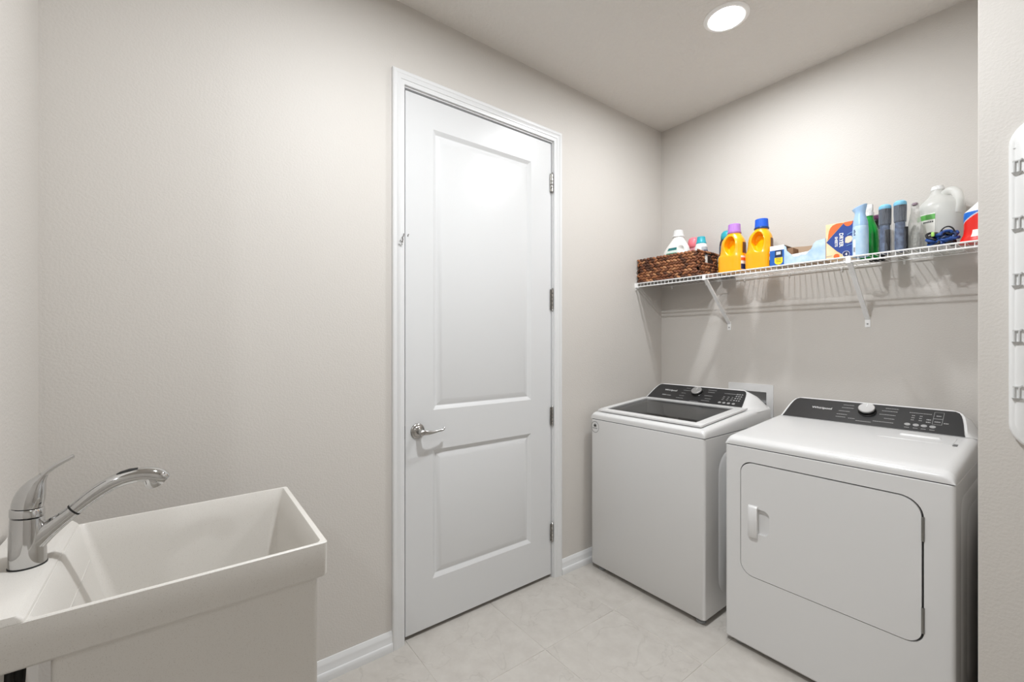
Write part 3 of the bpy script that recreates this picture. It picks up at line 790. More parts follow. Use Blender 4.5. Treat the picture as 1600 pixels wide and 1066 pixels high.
hk = [(FX, -.1700, .9671, .0132), (FX, -.154, .9810, .0142), (FX, -.134, .9965, .0150), (FX, -.113, 1.0090, .0152), (FX, -.094, 1.0155, .0152), (FX, -.074, 1.0180, .0155), (FX, -.058, 1.0170, .0165), (FX, -.043, 1.0125, .0172), (FX, -.032, 1.0060, .0160), (FX, -.0245, 1.0000, .0125)]
S = crom(hk, 4); b.tube([s[:3] for s in S], [s[3] for s in S], 24)
b.lathe([(.0125, -.004), (.0165, .004), (.0165, .022)], 24, M=Matrix.Translation((FX, -.044, .992)) @ Matrix.Rotation(.25, 4, 'X'))
sp = obj('spray_head', b, CHROME, ft, angle=60)
b = MB(); b.tube([(FX, -.112, 1.0235), (FX, -.100, 1.0283), (FX, -.086, 1.0318), (FX, -.072, 1.0335)], [(.005, .0012), (.0075, .0028), (.0075, .0028), (.005, .0012)], 12); obj('spray_button', b, DARK, sp, label='black button')
for (x, y, r) in ((-1.215, -.240, .0085), (-1.262, -.246, .0085), (-1.18, -.245, .006)):
    b = MB(); b.tube(crom([(x, y, TZ-.07), (x+.004, y, .70), (x-.006, y-.01, .58), (x+.01, y-.03, .50), (x, y-.055, .46)], 5), r, 10); obj('supply_hose', b, DARK, ft, label='black supply hose under the deck')

# ------------------------------------------------------------------ wire shelf
SZ, SF = 1.6935, 2.386        # deck height, front edge
SX1 = XE-.003
sh = thing('wire_shelf', 'long white wire shelf over the washer and dryer', 'shelf', (-.97, 2.53, SZ))
def rod(name, p, q, r):
    b = MB(); b.tube([p, q], r, 8); return obj(name, b, WIREM, sh)
for y, z, r in ((SF, SZ-.0032, .0035), (SF, SZ-.0255, .0036), (SF+.15, SZ-.0048, .0022), (YB-.008, SZ-.0048, .0022)):
    rod('long_rod', (XW+.006, y, z), (SX1, y, z), r)
cw = None
for k in range(64):
    x = XW+.016+.0254*k
    if x > SX1-.002: break
    if cw is None:
        b = MB(); b.tube([(x, YB-.006, SZ-.0015), (x, SF+.006, SZ-.0015), (x, SF+.0015, SZ-.002), (x, SF+.0005, SZ-.007), (x, SF+.0005, SZ-.0265)], .0013, 6)
        cw = obj('cross_wire', b, WIREM, sh)
    else:
        o = cw.copy(); COL.objects.link(o); o.location.x += .0254*k
for x in (-1.311, -.636):
    b = MB()
    y0, z0, y1, z1 = SF+.012, SZ-.028, YB-.006, 1.418
    d = Vector((0, y1-y0, z1-z0)); d.normalize(); n = Vector((0, d.z, -d.y))
    A, B = Vector((x, y0, z0)), Vector((x, y1, z1))
    w, h, t = .0095, .009, .0018
    sec = [(-w, 0), (-w, h), (-w+t, h), (-w+t, t), (w-t, t), (w-t, h), (w, h), (w, 0)]
    b.loft([[A + Vector((u, 0, 0)) - n*v for u, v in sec], [B + Vector((u, 0, 0)) - n*v for u, v in sec]])
    b.box(x-.0095, x+.0095, SF-.0035, SF+.014, SZ-.031, SZ-.027); b.box(x-.0095, x+.0095, SF-.0055, SF-.0032, SZ-.031, SZ+.001)
    br = obj('support_brace', b, WIREM, sh)
    b = MB(); b.box(x-.011, x+.011, YB-.004, YB, 1.380, 1.434, bev=.0015); fp = obj('foot_plate', b, WIREM, br)
    b = MB(); b.lathe([(.0042, 0), (.004, .002), (.002, .003)], 10, M=Matrix.Translation((x, YB-.004, 1.397)) @ Matrix.Rotation(PI/2, 4, 'X')); b.box(x-.003, x+.003, YB-.0075, YB-.006, 1.3962, 1.3978); obj('screw', b, STEEL, br)
b = MB(); b.box(XW, XW+.008, SF-.008, SF+.030, SZ-.034, SZ-.001, bev=.002); b.box(XW, XW+.022, SF-.007, SF-.003, SZ-.030, SZ-.001); b.box(XW, XW+.006, SF-.004, SF+.012, SZ-.046, SZ-.032, bev=.002); obj('end_bracket', b, WIREM, sh)
for x in (-1.70, -1.46, -1.22, -.98, -.74, -.50, -.26):
    b = MB(); b.box(x-.004, x+.004, YB-.012, YB, SZ-.013, SZ-.002, bev=.0015); b.box(x-.0035, x+.0035, YB-.006, YB, SZ-.024, SZ-.012, bev=.001); obj('wall_clip', b, WIREM, sh)

# ------------------------------------------------------------------ things on the shelf
Z0 = SZ+.0004
GRP = 'cleaning supplies on the wire shelf'
# woven basket
kx0, kx1, ky0, ky1, kh = -1.776, -1.352, 2.398, 2.632, .156
bt = thing('woven_basket', 'dark brown woven basket at the left end of the wire shelf', 'basket', ((kx0+kx1)/2, (ky0+ky1)/2, Z0), GRP)
BASK = mat('basket_core', '2e1c12', .8)
b = MB(); t = .008
hz0, hz1, hya, hyb = Z0+.088, Z0+.138, 2.470, 2.560       # hand hole in the right side
b.box(kx0+t, kx1-t, ky0+t, ky1-t, Z0+.001, Z0+.010)
b.box(kx0+.006, kx1-.006, ky0+.006, ky0+.012, Z0+.001, Z0+kh-.006); b.box(kx0+.006, kx1-.006, ky1-.012, ky1-.006, Z0+.001, Z0+kh-.006); b.box(kx0+.006, kx0+.012, ky0+.006, ky1-.006, Z0+.001, Z0+kh-.006)
for q in ((ky0+.006, hya, Z0+.001, Z0+kh-.006), (hyb, ky1-.006, Z0+.001, Z0+kh-.006), (hya, hyb, Z0+.001, hz0), (hya, hyb, hz1, Z0+kh-.006)): b.box(kx1-.012, kx1-.006, *q)
obj('frame', b, BASK, bt)
bm_m = [mat('weave_a', '98623f', .6), mat('weave_b', '76462c', .6), mat('weave_c', 'b48059', .55), mat('weave_d', '53311f', .65)]
b = MB()
def lobe(c, d, up, nrm, L, R):
    """one twisted strand of the weave"""
    rows = []
    for i in range(5):
        s = -1+2*i/4; r = R*math.sqrt(max(.06, 1-s*s*.92))
        o = c + d*(L*s) + up*(s*R*.55)
        rows.append([o + up*(r*math.cos(2*PI*k/6)) + nrm*(r*.8*math.sin(2*PI*k/6)) for k in range(6)])
    b.loft(rows)
rowh = .0172
def side(P0, P1, nrm, skip=None):
    P0, P1, nrm = Vector(P0), Vector(P1), Vector(nrm); d = P1-P0; Lt = d.length; d.normalize(); up = Vector((0, 0, 1))
    for r in range(9):
        z = Z0+.0095+r*rowh; n = int(Lt/.0235)
        for k in range(n+1):
            s = (k+(.5 if r % 2 else 0))/n*Lt+random.uniform(-.003, .003)
            if s < 0 or s > Lt: continue
            p = P0 + d*s
            if skip and skip(p.y, z): continue
            b.mi = random.choices((0, 1, 2, 3), (4, 5, 1.6, 3))[0]
            lobe(Vector((p.x, p.y, z+random.uniform(-.0008, .0008))) + nrm*random.uniform(-.001, .002), d, up*(1 if r % 2 else -1), nrm, .0158, .0092)
side((kx0+.007, ky0+.005, 0), (kx1-.007, ky0+.005, 0), (0, -1, 0))
side((kx1-.005, ky0+.007, 0), (kx1-.005, ky1-.007, 0), (1, 0, 0), lambda y, z: hya-.004 < y < hyb+.004 and hz0-.004 < z < hz1+.004)
side((kx0+.007, ky1-.005, 0), (kx1-.007, ky1-.005, 0), (0, 1, 0)); side((kx0+.005, ky0+.007, 0), (kx0+.005, ky1-.007, 0), (-1, 0, 0))
wv = obj('weave', b, bm_m, bt, angle=80); wv['kind'] = 'stuff'
b = MB(); b.tube([(kx1-.006, hya-.01, hz1+.004), (kx1-.003, (hya+hyb)/2, hz1+.002), (kx1-.006, hyb+.01, hz1+.004)], .0045, 8); obj('handle', b, mat('basket_handle', '16110e', .6), bt, label='dark rod over the hand hole')

def place(b_or_list, root, x, y, z, rz=0):
    root.location = (x, y, z); root.rotation_euler = (0, 0, rz)
def item(name, label, cat, x, y, z, rz=0):
    o = thing(name, label, cat, (x, y, z), GRP); o.rotation_euler = (0, 0, rz); return o
def cyl_body(R, z1, sh): return None

BW = mat('bottle_white', 'ecebe8', .3); NAVY = mat('ink_navy', '1c2c63', .45); TEAL = mat('cap_teal', '2aa3b3', .4)
GREENI = mat('ink_green', '2f8a6a', .5); LGREY = mat('label_grey', 'a8adb3', .4); YEL = mat('ink_yellow', 'f0d51c', .5)
INKB = mat('ink_blue', '1e5fb4', .45); INKO = mat('ink_orange', 'ef6a2c', .5); INKW = mat('ink_white', 'f3f3f1', .5)

ZB = Z0+.0105    # floor of the basket
# white detergent bottle
t = item('detergent_bottle', 'white detergent bottle with a white cap, in the basket', 'bottle', -1.555, 2.497, ZB, .06)
B0 = Body([(0, .078, .048), (.008, .084, .050), (.10, .086, .051), (.16, .084, .050), (.195, .072, .047, .006, 0, 2.4), (.225, .052, .042, .010, 0, 2.2), (.248, .036, .034, .012, 0, 2), (.262, .030, .030, .012, 0, 2)])
def hollow(p):
    r = math.hypot((p.x-.048)/.022, (p.z-.172)/.034)
    return p if p.y > 0 or r > 1 else Vector((p.x, p.y+.022*(1-r*r)**1.2, p.z))
obj('body', B0.mesh(80, hollow), BW, t, local=True)
b = MB(); cap(b, .032, .0265, .262, .306, .012, 0, ribs=26, flange=.004); obj('cap', b, PLAST, t, local=True)
b = MB(); B0.patch(b, -2.05, -1.25, .130, .192); obj('label_panel', b, mat('label_mint', 'dfe9e2', .5), t, local=True)
b = MB(); B0.patch(b, -1.95, -1.35, .176, .192, .0012); obj('label_band', b, mat('ink_teal_dark', '1f6f72', .5), t, local=True)
b = MB(); B0.patch(b, -2.0, -1.35, .150, .160, .0012); B0.patch(b, -1.9, -1.5, .138, .146, .0012); obj('label_print', b, GREENI, t, local=True)
# bottle with a pink ribbed cap
t = item('fabric_softener_bottle', 'bottle with a big pink dosing cap, in the basket behind the white bottle', 'bottle', -1.492, 2.592, ZB)
B1 = Body([(0, .040, .022), (.006, .044, .026), (.12, .044, .026), (.17, .042, .026), (.20, .030, .026, 0, 0, 2.2), (.214, .029, .029, 0, 0, 2)])
obj('body', B1.mesh(32), film('pink_clear', 'f2a9b4', .25), t, local=True)
b = MB(); b.lathe([(.031, .200), (.034, .204), (.036, .225), (.035, .245), (.029, .258), (.018, .264), (.004, .265)], 32); obj('cap', b, mat('cap_pink', 'ef7f8b', .35), t, local=True)
# white bottle with a teal cap
t = item('bleach_bottle', 'white bottle with a teal screw cap and grey label, in the basket', 'bottle', -1.392, 2.498, ZB, .15)
B2 = Body([(0, .032, .029, 0, 0, 2.2), (.006, .035, .032, 0, 0, 2.2), (.10, .036, .033, 0, 0, 2.2), (.15, .036, .033, 0, 0, 2.2), (.178, .033, .031, 0, 0, 2.1), (.195, .0275, .0275, 0, 0, 2)])
obj('body', B2.mesh(36), BW, t, local=True)
b = MB(); cap(b, .0265, .0225, .194, .237, ribs=24, flange=.003); obj('cap', b, TEAL, t, local=True)
b = MB(); B2.patch(b, -1.25, .35, .115, .172, .0008); obj('label_panel', b, LGREY, t, local=True)
b = MB(); B2.patch(b, -1.0, -.2, .122, .134, .0014); B2.patch(b, -.9, .1, .146, .153, .0014); obj('label_print', b, mat('ink_slate', '4a5a78', .5), t, local=True)
# dark bottle with a rounded teal cap
t = item('dark_bottle', 'black bottle with a rounded teal cap, behind the lavender-capped yellow bottle', 'bottle', -1.290, 2.612, Z0)
B3 = Body([(0, .034, .030), (.006, .040, .034), (.10, .042, .035), (.18, .043, .036), (.215, .041, .034, 0, 0, 2.3), (.228, .036, .032, 0, 0, 2)])
obj('body', B3.mesh(36), mat('bottle_black', '26282c', .35), t, local=True)
b = MB(); b.lathe([(.034, .226), (.0365, .230), (.037, .248), (.033, .266), (.022, .278), (.006, .282)], 32); obj('cap', b, TEAL, t, local=True)
b = MB(); B3.patch(b, -2.6, -1.6, .15, .19, .001); obj('label_print', b, mat('ink_grey_blue', '5a6878', .5), t, local=True)

# two yellow detergent bottles
YELL = mat('bottle_yellow', 'f5ad08', .3, coat=.2)
def yellow(t, capm, cm_name, w=.070, flip=False):
    B = Body([(0, w*.93, .043, 0, 0, 3), (.005, w*.99, .048, 0, 0, 3), (.05, w, .049, 0, 0, 3), (.084, w*.995, .049, 0, 0, 3), (.100, w*.93, .047, .003, 0, 2.8), (.125, w*.90, .046, .005, 0, 2.6),
              (.155, w*.885, .046, .006, 0, 2.5), (.178, w*.82, .043, .006, 0, 2.3), (.195, w*.68, .038, .007, 0, 2.1), (.206, w*.54, .034, .009, 0, 2), (.214, w*.47, .033, .011, 0, 2), (.220, w*.45, .0315, .011, 0, 2)], 8)
    def dent(p):
        if p.y > -.004: return p
        u, v = (p.x-.004)/.027, (p.z-.142)/.050
        u2 = u+.35*max(0, v)*0+.25*min(0, v)              # narrows to the lower left
        r = math.sqrt(u2*u2*(1.0+.45*max(0, -v))+v*v)
        if r >= 1.15: return p
        k = max(0, min(1, (1.15-r)/.32)); k = k*k*(3-2*k)
        slope = max(.12, min(1, .72-.42*u2+.50*v))
        return Vector((p.x, p.y+.044*k*slope, p.z))
    obj('body', B.mesh(112, dent), YELL, t, local=True, angle=60)
    b = MB(); b.lathe([(.0345, .214), (.0355, .217), (.0345, .223), (.031, .226)], 36, c=(.011, 0, 0)); cl = obj('spout_collar', b, mat(cm_name+'_dark', {'cap_lavender': 'a36aa6', 'cap_royal': '1a3f74'}[cm_name], .35), t, local=True)
    b = MB(); cap(b, .0325, .0305, .224, .268, .011, 0, ribs=30); obj('cap', b, capm, t, local=True)
    for a0, a1, z0, z1, m, off in ((-.62, .50, .010, .084, INKW, .0007), (-.62, .45, .012, .040, NAVY, .0013), (-.62, .10, .058, .074, INKO, .0013), (-.40, .42, .100, .160, mat('label_brown', '6b4a33', .5), .0007)):
        b = MB(); B.patch(b, a0, a1, z0, z1, off); obj('label_panel', b, m, t, local=True, label='printed label')
t = item('yellow_detergent_bottle', 'yellow detergent bottle with a lavender cap, right of the basket', 'bottle', -1.184, 2.452, Z0, .03); yellow(t, mat('cap_lavender', 'b57fd0', .4), 'cap_lavender')
t = item('yellow_detergent_bottle', 'yellow detergent bottle with a royal blue cap, left of the light blue box', 'bottle', -1.0465, 2.464, Z0, .12); yellow(t, mat('cap_royal', '1159cf', .4), 'cap_royal', .0645)

# torn light blue box
t = item('torn_box', 'opened light blue cardboard box with a torn-out front, right of the blue-capped bottle', 'box', -.854, 2.42, Z0)
LB = mat('box_light_blue', 'a9c8e8', .5, vary=(26, 'cfe0f2', .35, .7)); CARD = mat('cardboard_inside', 'b79e86', .8)
x0, x1, dpt, hh = -.122, .121, .105, .104
fp = [(x0, 0), (x1, 0), (x1, .103), (.119, .104), (.083, .098), (.073, .088), (.062, .064), (.050, .055), (-.023, .050), (-.035, .063), (-.044, .073), (-.045, .083), (-.047, .094), (-.054, .098), (-.056, hh), (x0, hh)]
b = MB(); b.prism(fp, lambda u, v, d: (u, d, v), 0, .0018); fr = obj('front_wall', b, LB, t, local=True)
bp = [(x0, 0), (x1, 0), (x1, .108), (.095, .108), (.070, .101), (.045, .0985), (.0, .100), (-.04, .104), (x0, .106)]
b = MB(); b.prism(bp, lambda u, v, d: (u, d, v), dpt-.0018, dpt); obj('back_wall', b, CARD, t, local=True)
for xx in (x0, x1-.0018):
    b = MB(); b.box(xx, xx+.0018, .0018, dpt-.0018, 0, .104); obj('end_wall', b, CARD, t, local=True)
b = MB(); b.box(x0, x1, .0018, dpt-.0018, .0, .002); obj('bottom', b, CARD, t, local=True)
b = MB(); b.box(x0, -.056, 0, dpt, .104, .1055); obj('top_flap', b, INKW, t, local=True)
b = MB(); b.box(-.05, -.022, .02, .09, .002, .088, bev=.004); obj('cardboard_insert', b, mat('cardboard_dark', '8a6a50', .8), t, local=True)
def plate(poly, off=-.0005): 
    b = MB(); b._f([b.v((u, off, v)) for u, v in poly]); return b
obj('print_white_band', plate([(x0, .082), (-.056, .082), (-.056, .104), (x0, .104)]), INKW, fr, local=True)
obj('print_blue_panel', plate([(x0, 0), (-.056, 0), (-.056, .082), (x0, .082)]), INKB, fr, local=True)
obj('print_badge', plate([(-.098, .046), (-.064, .046), (-.064, .080), (-.098, .080)], -.0009), mat('ink_midnight', '14223f', .5), fr, local=True)
obj('print_mark', plate([(-.092, .058), (-.071, .058), (-.071, .074), (-.092, .074)], -.0013), mat('ink_pale', 'c9cfda', .5), fr, local=True)
b = plate([(-.100, .044), (-.100, .028)] + [(-.081-.019*math.cos(a), .024-.016*math.sin(a)) for a in [PI*k/12 for k in range(13)]] + [(-.062, .044)], -.0009); obj('print_yellow_shield', b, YEL, fr, local=True)
b = MB()
for v in (.038, .030, .022): b.box(-.092, -.070, -.0014, -.001, v, v+.0032)
obj('print_lines', b, mat('ink_ochre', 'a8962a', .5), fr, local=True)
obj('torn_edge', plate([(-.023, .050), (.050, .055), (.060, .062), (.046, .046), (.038, .039), (.020, .043), (.008, .037), (-.012, .036)], -.0006), INKW, fr, local=True)

# orange and blue box of dryer sheets
t = item('dryer_sheets_box', 'orange and blue box of dryer sheets standing beside the blue spray can', 'box', -.680, 2.424, Z0)
w2, hb, d2 = .053, .166, .07
b = MB(); b.box(-w2, w2, 0, d2, 0, hb, bev=.0008, seg=1); bx = obj('carton', b, mat('carton_pale', 'f2c98c', .5, vary=(14, 'f7e3c4', .3, .7)), t, local=True)
def pb(poly): return [(-w2+u*2*w2, v*hb) for u, v in poly]
obj('print_blue_field', plate(pb([(.02, .50), (.70, .99), (1, .99), (1, .0), (.80, .0), (.40, .22)])), mat('ink_royal', '20418f', .5), bx, local=True)
obj('print_orange_sun', plate(pb([(.06, .545), (.085, .62), (.095, .70), (.12, .80), (.17, .89), (.26, .955), (.40, .985), (.55, .985), (.66, .975)]), -.0008), INKO, bx, local=True)
def disc(u, v, r, m, off, nm):
    obj(nm, plate([(-w2+u*2*w2+r*math.cos(2*PI*k/24), v*hb+r*math.sin(2*PI*k/24)) for k in range(24)], off), m, bx, local=True)
obj('print_orange_corner', plate([(-w2+.82*2*w2+.017*math.cos(a), hb*.985+.020*math.sin(a)) for a in [PI+PI*k/12 for k in range(13)]], -.0010), INKO, bx, local=True)
disc(.40, .075, .0115, INKO, -.0010, 'print_orange_seal'); disc(.74, .105, .0140, INKW, -.0010, 'print_white_ring'); disc(.74, .105, .0128, NAVY, -.0013, 'print_navy_seal')
b = MB(); text_mb(b, 'DRYER', .024, (.0005, -.0009, hb*.70), (0, 0, -1), (1, 0, 0), .0002, width=.064, bold=.0006)
text_mb(b, 'SHEETS', .015, (-.0165, -.0009, hb*.62), (0, 0, -1), (1, 0, 0), .0002, width=.046, bold=.0004)
text_mb(b, '4', .016, (.0225, -.0016, hb*.07), (1, 0, 0), (0, 0, 1), .0002, bold=.0004); obj('lettering', b, INKW, bx, local=True)
b = MB()
b.tube([(.053, -.001, .060), (.040, -.001, .058), (.028, -.001, .054)], .0016, 6); b.tube([(.053, -.001, .114), (.040, -.001, .110), (.030, -.001, .104)], .0016, 6); obj('print_rays', b, mat('ink_sky', '6fa2dc', .5), bx, local=True)
obj('print_folded_cloth', plate([(.022, .070), (.034, .066), (.046, .072), (.050, .086), (.046, .097), (.032, .098), (.023, .092)], -.0009), mat('ink_cream', 'e6d5bd', .5), bx, local=True)
obj('print_grey_line', plate(pb([(.02, .085), (.24, .10), (.24, .118), (.02, .103)]), -.0009), mat('ink_ash', 'b8b4ac', .5), bx, local=True)

# light blue spray can
t = item('air_freshener_can', 'light blue aerosol air freshener can, beside the dryer sheets box', 'spray can', -.604, 2.434, Z0)
CAN = mat('can_blue', 'a5c8e6', .3, vary=(30, 'c6dcee', .35, .75)); CANH = mat('can_head_blue', '9fc0e2', .3)
B4 = Body([(0, .026, .026, 0, 0, 2), (.004, .029, .029, 0, 0, 2), (.10, .0292, .0292, 0, 0, 2), (.128, .0285, .0285, 0, 0, 2), (.134, .0275, .0275, 0, 0, 2)])
obj('can', B4.mesh(36), CAN, t, local=True)
b = MB(); rings = []
for z, rx, ry, cx, sl in ((.134, .0278, .0278, 0, 0), (.150, .0272, .0272, 0, 0), (.170, .0232, .0232, -.001, 0), (.188, .0190, .0195, -.001, .05), (.200, .0200, .0195, -.001, .16), (.213, .0250, .0215, -.002, .30), (.221, .0275, .0220, -.003, .36), (.2225, .0262, .0205, -.003, .36)):
    rings.append([(cx+rx*math.cos(2*PI*k/32), ry*math.sin(2*PI*k/32), z+sl*rx*math.cos(2*PI*k/32)) for k in range(32)])
b.loft(rings); obj('trigger_head', b, CANH, t, local=True)
b = MB(); B4.patch(b, -2.30, -1.95, .004, .075, .0007); obj('label_white', b, INKW, t, local=True)
b = MB()
for k, (z, l) in enumerate(((.118, .2), (.111, .28), (.104, .16), (.097, .26))): B4.patch(b, -2.22, -2.22+l, z-.0045, z, .0008, 3, 1)
obj('label_print', b, NAVY, t, local=True)
b = MB()
for k in range(6): B4.patch(b, -2.24+.045*k, -2.215+.045*k, .018, .040, .0012, 1, 1)
obj('barcode', b, mat('ink_grey', '8d9099', .5), t, local=True)
# green spray bottle behind it
t = item('green_spray_bottle', 'green spray bottle with a white trigger head, behind the blue can', 'spray bottle', -.596, 2.535, Z0)
B5 = Body([(0, .031, .024), (.006, .034, .027), (.10, .034, .027), (.135, .031, .025, 0, 0, 2.3), (.165, .021, .020, 0, 0, 2.1), (.190, .0145, .0145, 0, 0, 2), (.200, .0145, .0145, 0, 0, 2)])
obj('body', B5.mesh(32), mat('bottle_green', '159a3c', .25), t, local=True)
b = MB(); cap(b, .0175, .0165, .196, .214, ribs=18); b.box(-.022, .014, -.010, .010, .213, .250, bev=.006); b.box(-.040, -.018, -.007, .007, .232, .248, bev=.003)
b.tube([(-.022, 0, .232), (-.030, 0, .218), (-.031, 0, .204)], (.0035), 8); obj('trigger_head', b, PLAST, t, local=True)
# black bottle with a purple top
t = item('purple_top_bottle', 'slim black bottle with a purple top and pink label, behind the first wrapped brush', 'bottle', -.585, 2.612, Z0)
B6 = Body([(0, .026, .022), (.005, .030, .026), (.12, .030, .026), (.175, .029, .025, 0, 0, 2.3), (.190, .024, .022, 0, 0, 2)])
obj('body', B6.mesh(32), mat('bottle_black2', '1c1a20', .35), t, local=True)
b = MB(); b.lathe([(.025, .188), (.026, .192), (.024, .206), (.012, .2125), (.003, .213)], 24); obj('cap', b, mat('cap_purple', '5c2750', .4), t, local=True)
b = MB(); B6.patch(b, -1.6, -.2, .09, .14, .0008); obj('label_panel', b, mat('label_pink', 'c98bc0', .5), t, local=True)

# two brushes wrapped in clear film
WRAP = film('wrap_film', 'b4c0d4', .84, .10, .2); BRIST = mat('bristle_black', '17181c', .6); LBC = mat('cap_light_blue', '7fc4e4', .35); SLATE = mat('brush_slate', '55647f', .4, vary=(60, '2c3550', .4, .6))
def brush(t, h):
    b = MB(); b.lathe([(.013, 0), (.018, .004), (.0185, .06), (.017, h*.6)], 16); hd = obj('handle', b, SLATE, t, local=True)
    b = MB(); b.box(.002, .0195, -.0195, -.008, .012, h*.48, bev=.003); obj('grip', b, BRIST, hd, local=True)
    b = MB(); b.lathe([(.010, h*.55), (.019, h*.58), (.0205, h*.9), (.018, h*.93)], 20); cr = obj('bristles', b, BRIST, t, local=True)
    b = MB()
    for k in range(26):
        a = 2*PI*k/26; r = .0205
        b.tube([(r*math.cos(a), r*math.sin(a), h*.60), ((r+.0012)*math.cos(a+.05), (r+.0012)*math.sin(a+.05), h*.90)], .0006, 4)
    obj('bristle_tips', b, mat('bristle_grey', '8c8f96', .5), cr, local=True)
    b = MB(); b.lathe([(.021, h*.90), (.0225, h*.915), (.021, h*.965), (.014, h*.993), (.004, h)], 24); obj('cap', b, LBC, t, local=True)
    b = MB(); rings = []
    ks = 13
    for i in range(10):
        z = .001+(h*.95-.001)*i/9; f = i/9
        base_r = lerp(.0235, .0220, min(1, f*1.3))
        rings.append([((base_r+random.uniform(-.0022, .0016))*math.cos(2*PI*(k+.5*(i % 2))/ks), (base_r+random.uniform(-.0022, .0016))*math.sin(2*PI*(k+.5*(i % 2))/ks), z+random.uniform(-.004, .004)*(0 < i < 9)) for k in range(ks)])
    b.loft(rings, True, False, False); obj('film_wrap', b, WRAP, t, local=True, angle=20, label='crumpled clear film')
t = item('wrapped_brush', 'film-wrapped brush with a light blue cap, the shorter one beside the green bottle', 'brush', -.525, 2.466, Z0); brush(t, .219)
t = item('wrapped_brush', 'film-wrapped brush with a light blue cap, the taller one nearer the jug', 'brush', -.4735, 2.460, Z0, .8); brush(t, .2225)
# clear pouch next to them
t = item('plastic_pouch', 'narrow clear plastic pouch with dark contents, left of the big jug', 'pouch', -.4315, 2.492, Z0)
b = MB(); rings = []
for z, rx, ry in ((.001, .024, .020), (.02, .027, .022), (.09, .026, .019), (.13, .021, .012), (.17, .014, .005), (.205, .012, .0025)):
    rings.append([((rx+random.uniform(-.0015, .0015))*math.cos(2*PI*k/20), (ry+random.uniform(-.0015, .0015))*math.sin(2*PI*k/20), z) for k in range(20)])
b.loft(rings); obj('film', b, film('pouch_film', 'd8d8d4', .55, .1, .7), t, local=True, angle=25)
b = MB(); b.lathe([(.014, .004), (.019, .012), (.018, .07), (.012, .10), (.004, .112)], 14); obj('contents', b, mat('contents_dark', '3a4138', .7, vary=(80, '6a705f', .4, .6)), t, local=True)
b = MB(); b.lathe([(.006, .196), (.010, .199), (.009, .207), (.003, .209)], 12); obj('tied_end', b, mat('tie_mauve', '8d7b86', .5), t, local=True)

# one-gallon jug
t = item('plastic_jug', 'big translucent plastic jug with a white cap and green-striped label', 'jug', -.3655, 2.598, Z0)
JUG = film('jug_plastic', 'e4e5e2', .50, .3)
B7 = Body([(0, .064, .060, 0, 0, 3.2), (.006, .071, .068, 0, 0, 3.2), (.08, .073, .070, 0, 0, 3), (.15, .073, .070, 0, 0, 2.8), (.192, .0725, .068, 0, 0, 2.6), (.214, .065, .060, .001, 0, 2.3), (.229, .048, .046, -.004, 0, 2), (.243, .031, .031, -.009, 0, 2), (.256, .0245, .0245, -.011, 0, 2), (.268, .020, .020, -.011, 0, 2), (.274, .0195, .0195, -.011, 0, 2)])
obj('body', B7.mesh(40), JUG, t, local=True)
b = MB(); b.tube(crom([(.008, -.010, .238), (.022, -.018, .250), (.037, -.024, .250), (.050, -.030, .238), (.056, -.036, .212), (.057, -.042, .180), (.050, -.044, .150)], 5), .0165, 14); obj('handle', b, JUG, t, local=True)
b = MB(); b.loft([[(x, y, z) for x, y in [(.066*sup(2*PI*k/28, 2.8)[0], .063*sup(2*PI*k/28, 2.8)[1]) for k in range(28)]] for z in (.006, .198)]); obj('liquid', b, film('clear_liquid', 'cfd4d1', .70, .05), t, local=True)
b = MB(); cap(b, .0205, .0195, .268, .286, -.011, 0, ribs=24, flange=.0015); obj('cap', b, PLAST, t, local=True)
b = MB(); B7.patch(b, -2.95, -1.62, .030, .160, .0009, 12); lbp = obj('label_panel', b, mat('label_white', 'e9eae4', .5), t, local=True)
b = MB(); B7.patch(b, -2.95, -1.62, .134, .156, .0016, 12); obj('label_stripe', b, mat('ink_leaf', '5fae55', .5), lbp, local=True)
b = MB()
for k in range(7): B7.patch(b, -2.1+.065*k, -2.055+.065*k, .121, .127, .0016, 2, 1)
obj('label_print', b, mat('ink_black', '2a2d33', .5), lbp, local=True)

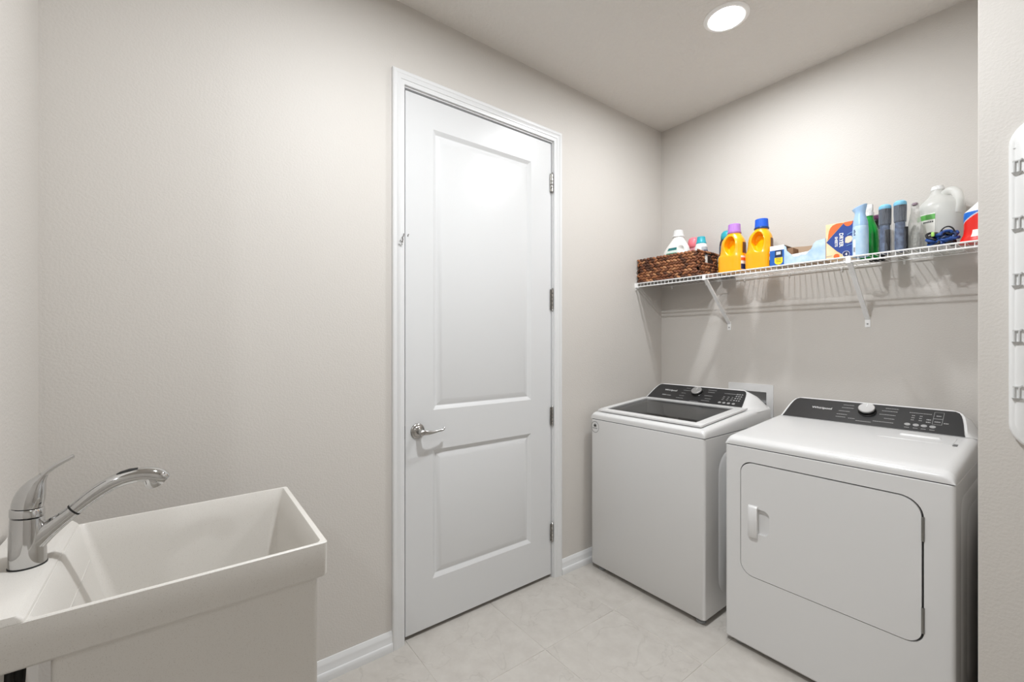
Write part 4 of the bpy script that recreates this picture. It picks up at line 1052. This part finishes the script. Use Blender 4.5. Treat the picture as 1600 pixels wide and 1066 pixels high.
# bundle of blue and black cords
t = item('cord_bundle', 'tangled bundle of blue and black cords in front of the jug', 'cord bundle', -.343, 2.452, Z0)
random.seed(21)
def loops(n, r, m, nm, spread=.030, lab=None):
    b = MB()
    for k in range(n):
        c = Vector((random.uniform(-spread, spread), random.uniform(-.014, .014), random.uniform(.012, .054)))
        a, e = random.uniform(.010, .020), random.uniform(.009, .020); rot = Matrix.Rotation(random.uniform(0, PI), 3, 'Z') @ Matrix.Rotation(random.uniform(-1.2, 1.2), 3, 'X')
        pts = []
        for i in range(14):
            p = c + rot @ Vector((a*math.cos(2*PI*i/14), e*math.sin(2*PI*i/14), random.uniform(-.003, .003))); p.z = max(p.z, r+.0003); pts.append(p)
        b.tube(pts, r, 8, closed=True)
    return obj(nm, b, m, t, local=True, label=lab)
loops(15, .0062, mat('cord_blue', '1a468c', .45), 'blue_cord', .032, 'blue cord'); loops(16, .0048, mat('cord_black', '17171a', .45), 'black_cord', .032, 'black cord'); loops(3, .0045, mat('cord_navy', '16294f', .45), 'navy_cord', .032)
b = MB(); b.tube([(.016+.021*math.cos(a), -.006, .048+.030*math.sin(a)) for a in [PI*k/14 for k in range(15)]], .0028, 8); obj('black_hoop', b, mat('cord_black', '17171a', .45), t, local=True, label='black loop standing up')
b = MB(); b.box(-.028, -.018, -.030, -.024, .042, .060, bev=.002); obj('green_tag', b, mat('tag_lime', 'a5d86a', .5), t, local=True, label='lime green tag')

# red, white and blue detergent bottle, half hidden by the wall
t = item('red_detergent_bottle', 'red bottle with blue band and white top, at the right end of the shelf', 'bottle', -.2295, 2.462, Z0)
def zone(c):
    arc = .060+.062*math.sqrt(max(0, min(1, (c.x+.056)/.075)))
    if c.z > .118+.10*(c.x+.06)*.35: return 2
    if c.z > arc+.005: return 1
    if c.z > arc: return 3
    return 0
B8 = Body([(0, .064, .042, 0, 0, 2.8), (.004, .0665, .045, 0, 0, 2.8), (.016, .0635, .044, .001, 0, 2.8), (.034, .057, .042, .002, 0, 2.7), (.060, .055, .041, .002, 0, 2.6), (.112, .055, .041, .002, 0, 2.6),
           (.125, .051, .039, .005, 0, 2.4), (.150, .036, .031, .014, 0, 2.2), (.172, .023, .022, .020, 0, 2), (.180, .020, .020, .020, 0, 2)], 20)
obj('body', B8.mesh(168, None, zone), [mat('bottle_red', 'd92014', .3), mat('band_blue', '1566c4', .35), mat('shoulder_white', 'eeeeee', .3), mat('band_silver', 'c9ccd2', .35)], t, local=True, label='red body with a blue band and white shoulder')
b = MB(); cap(b, .021, .018, .178, .212, .020, 0, ribs=20, flange=.002); obj('cap', b, PLAST, t, local=True)
b = MB(); B8.patch(b, -1.95, -1.25, .020, .046, .001, 8, 2); obj('label_swoosh', b, INKW, t, local=True)
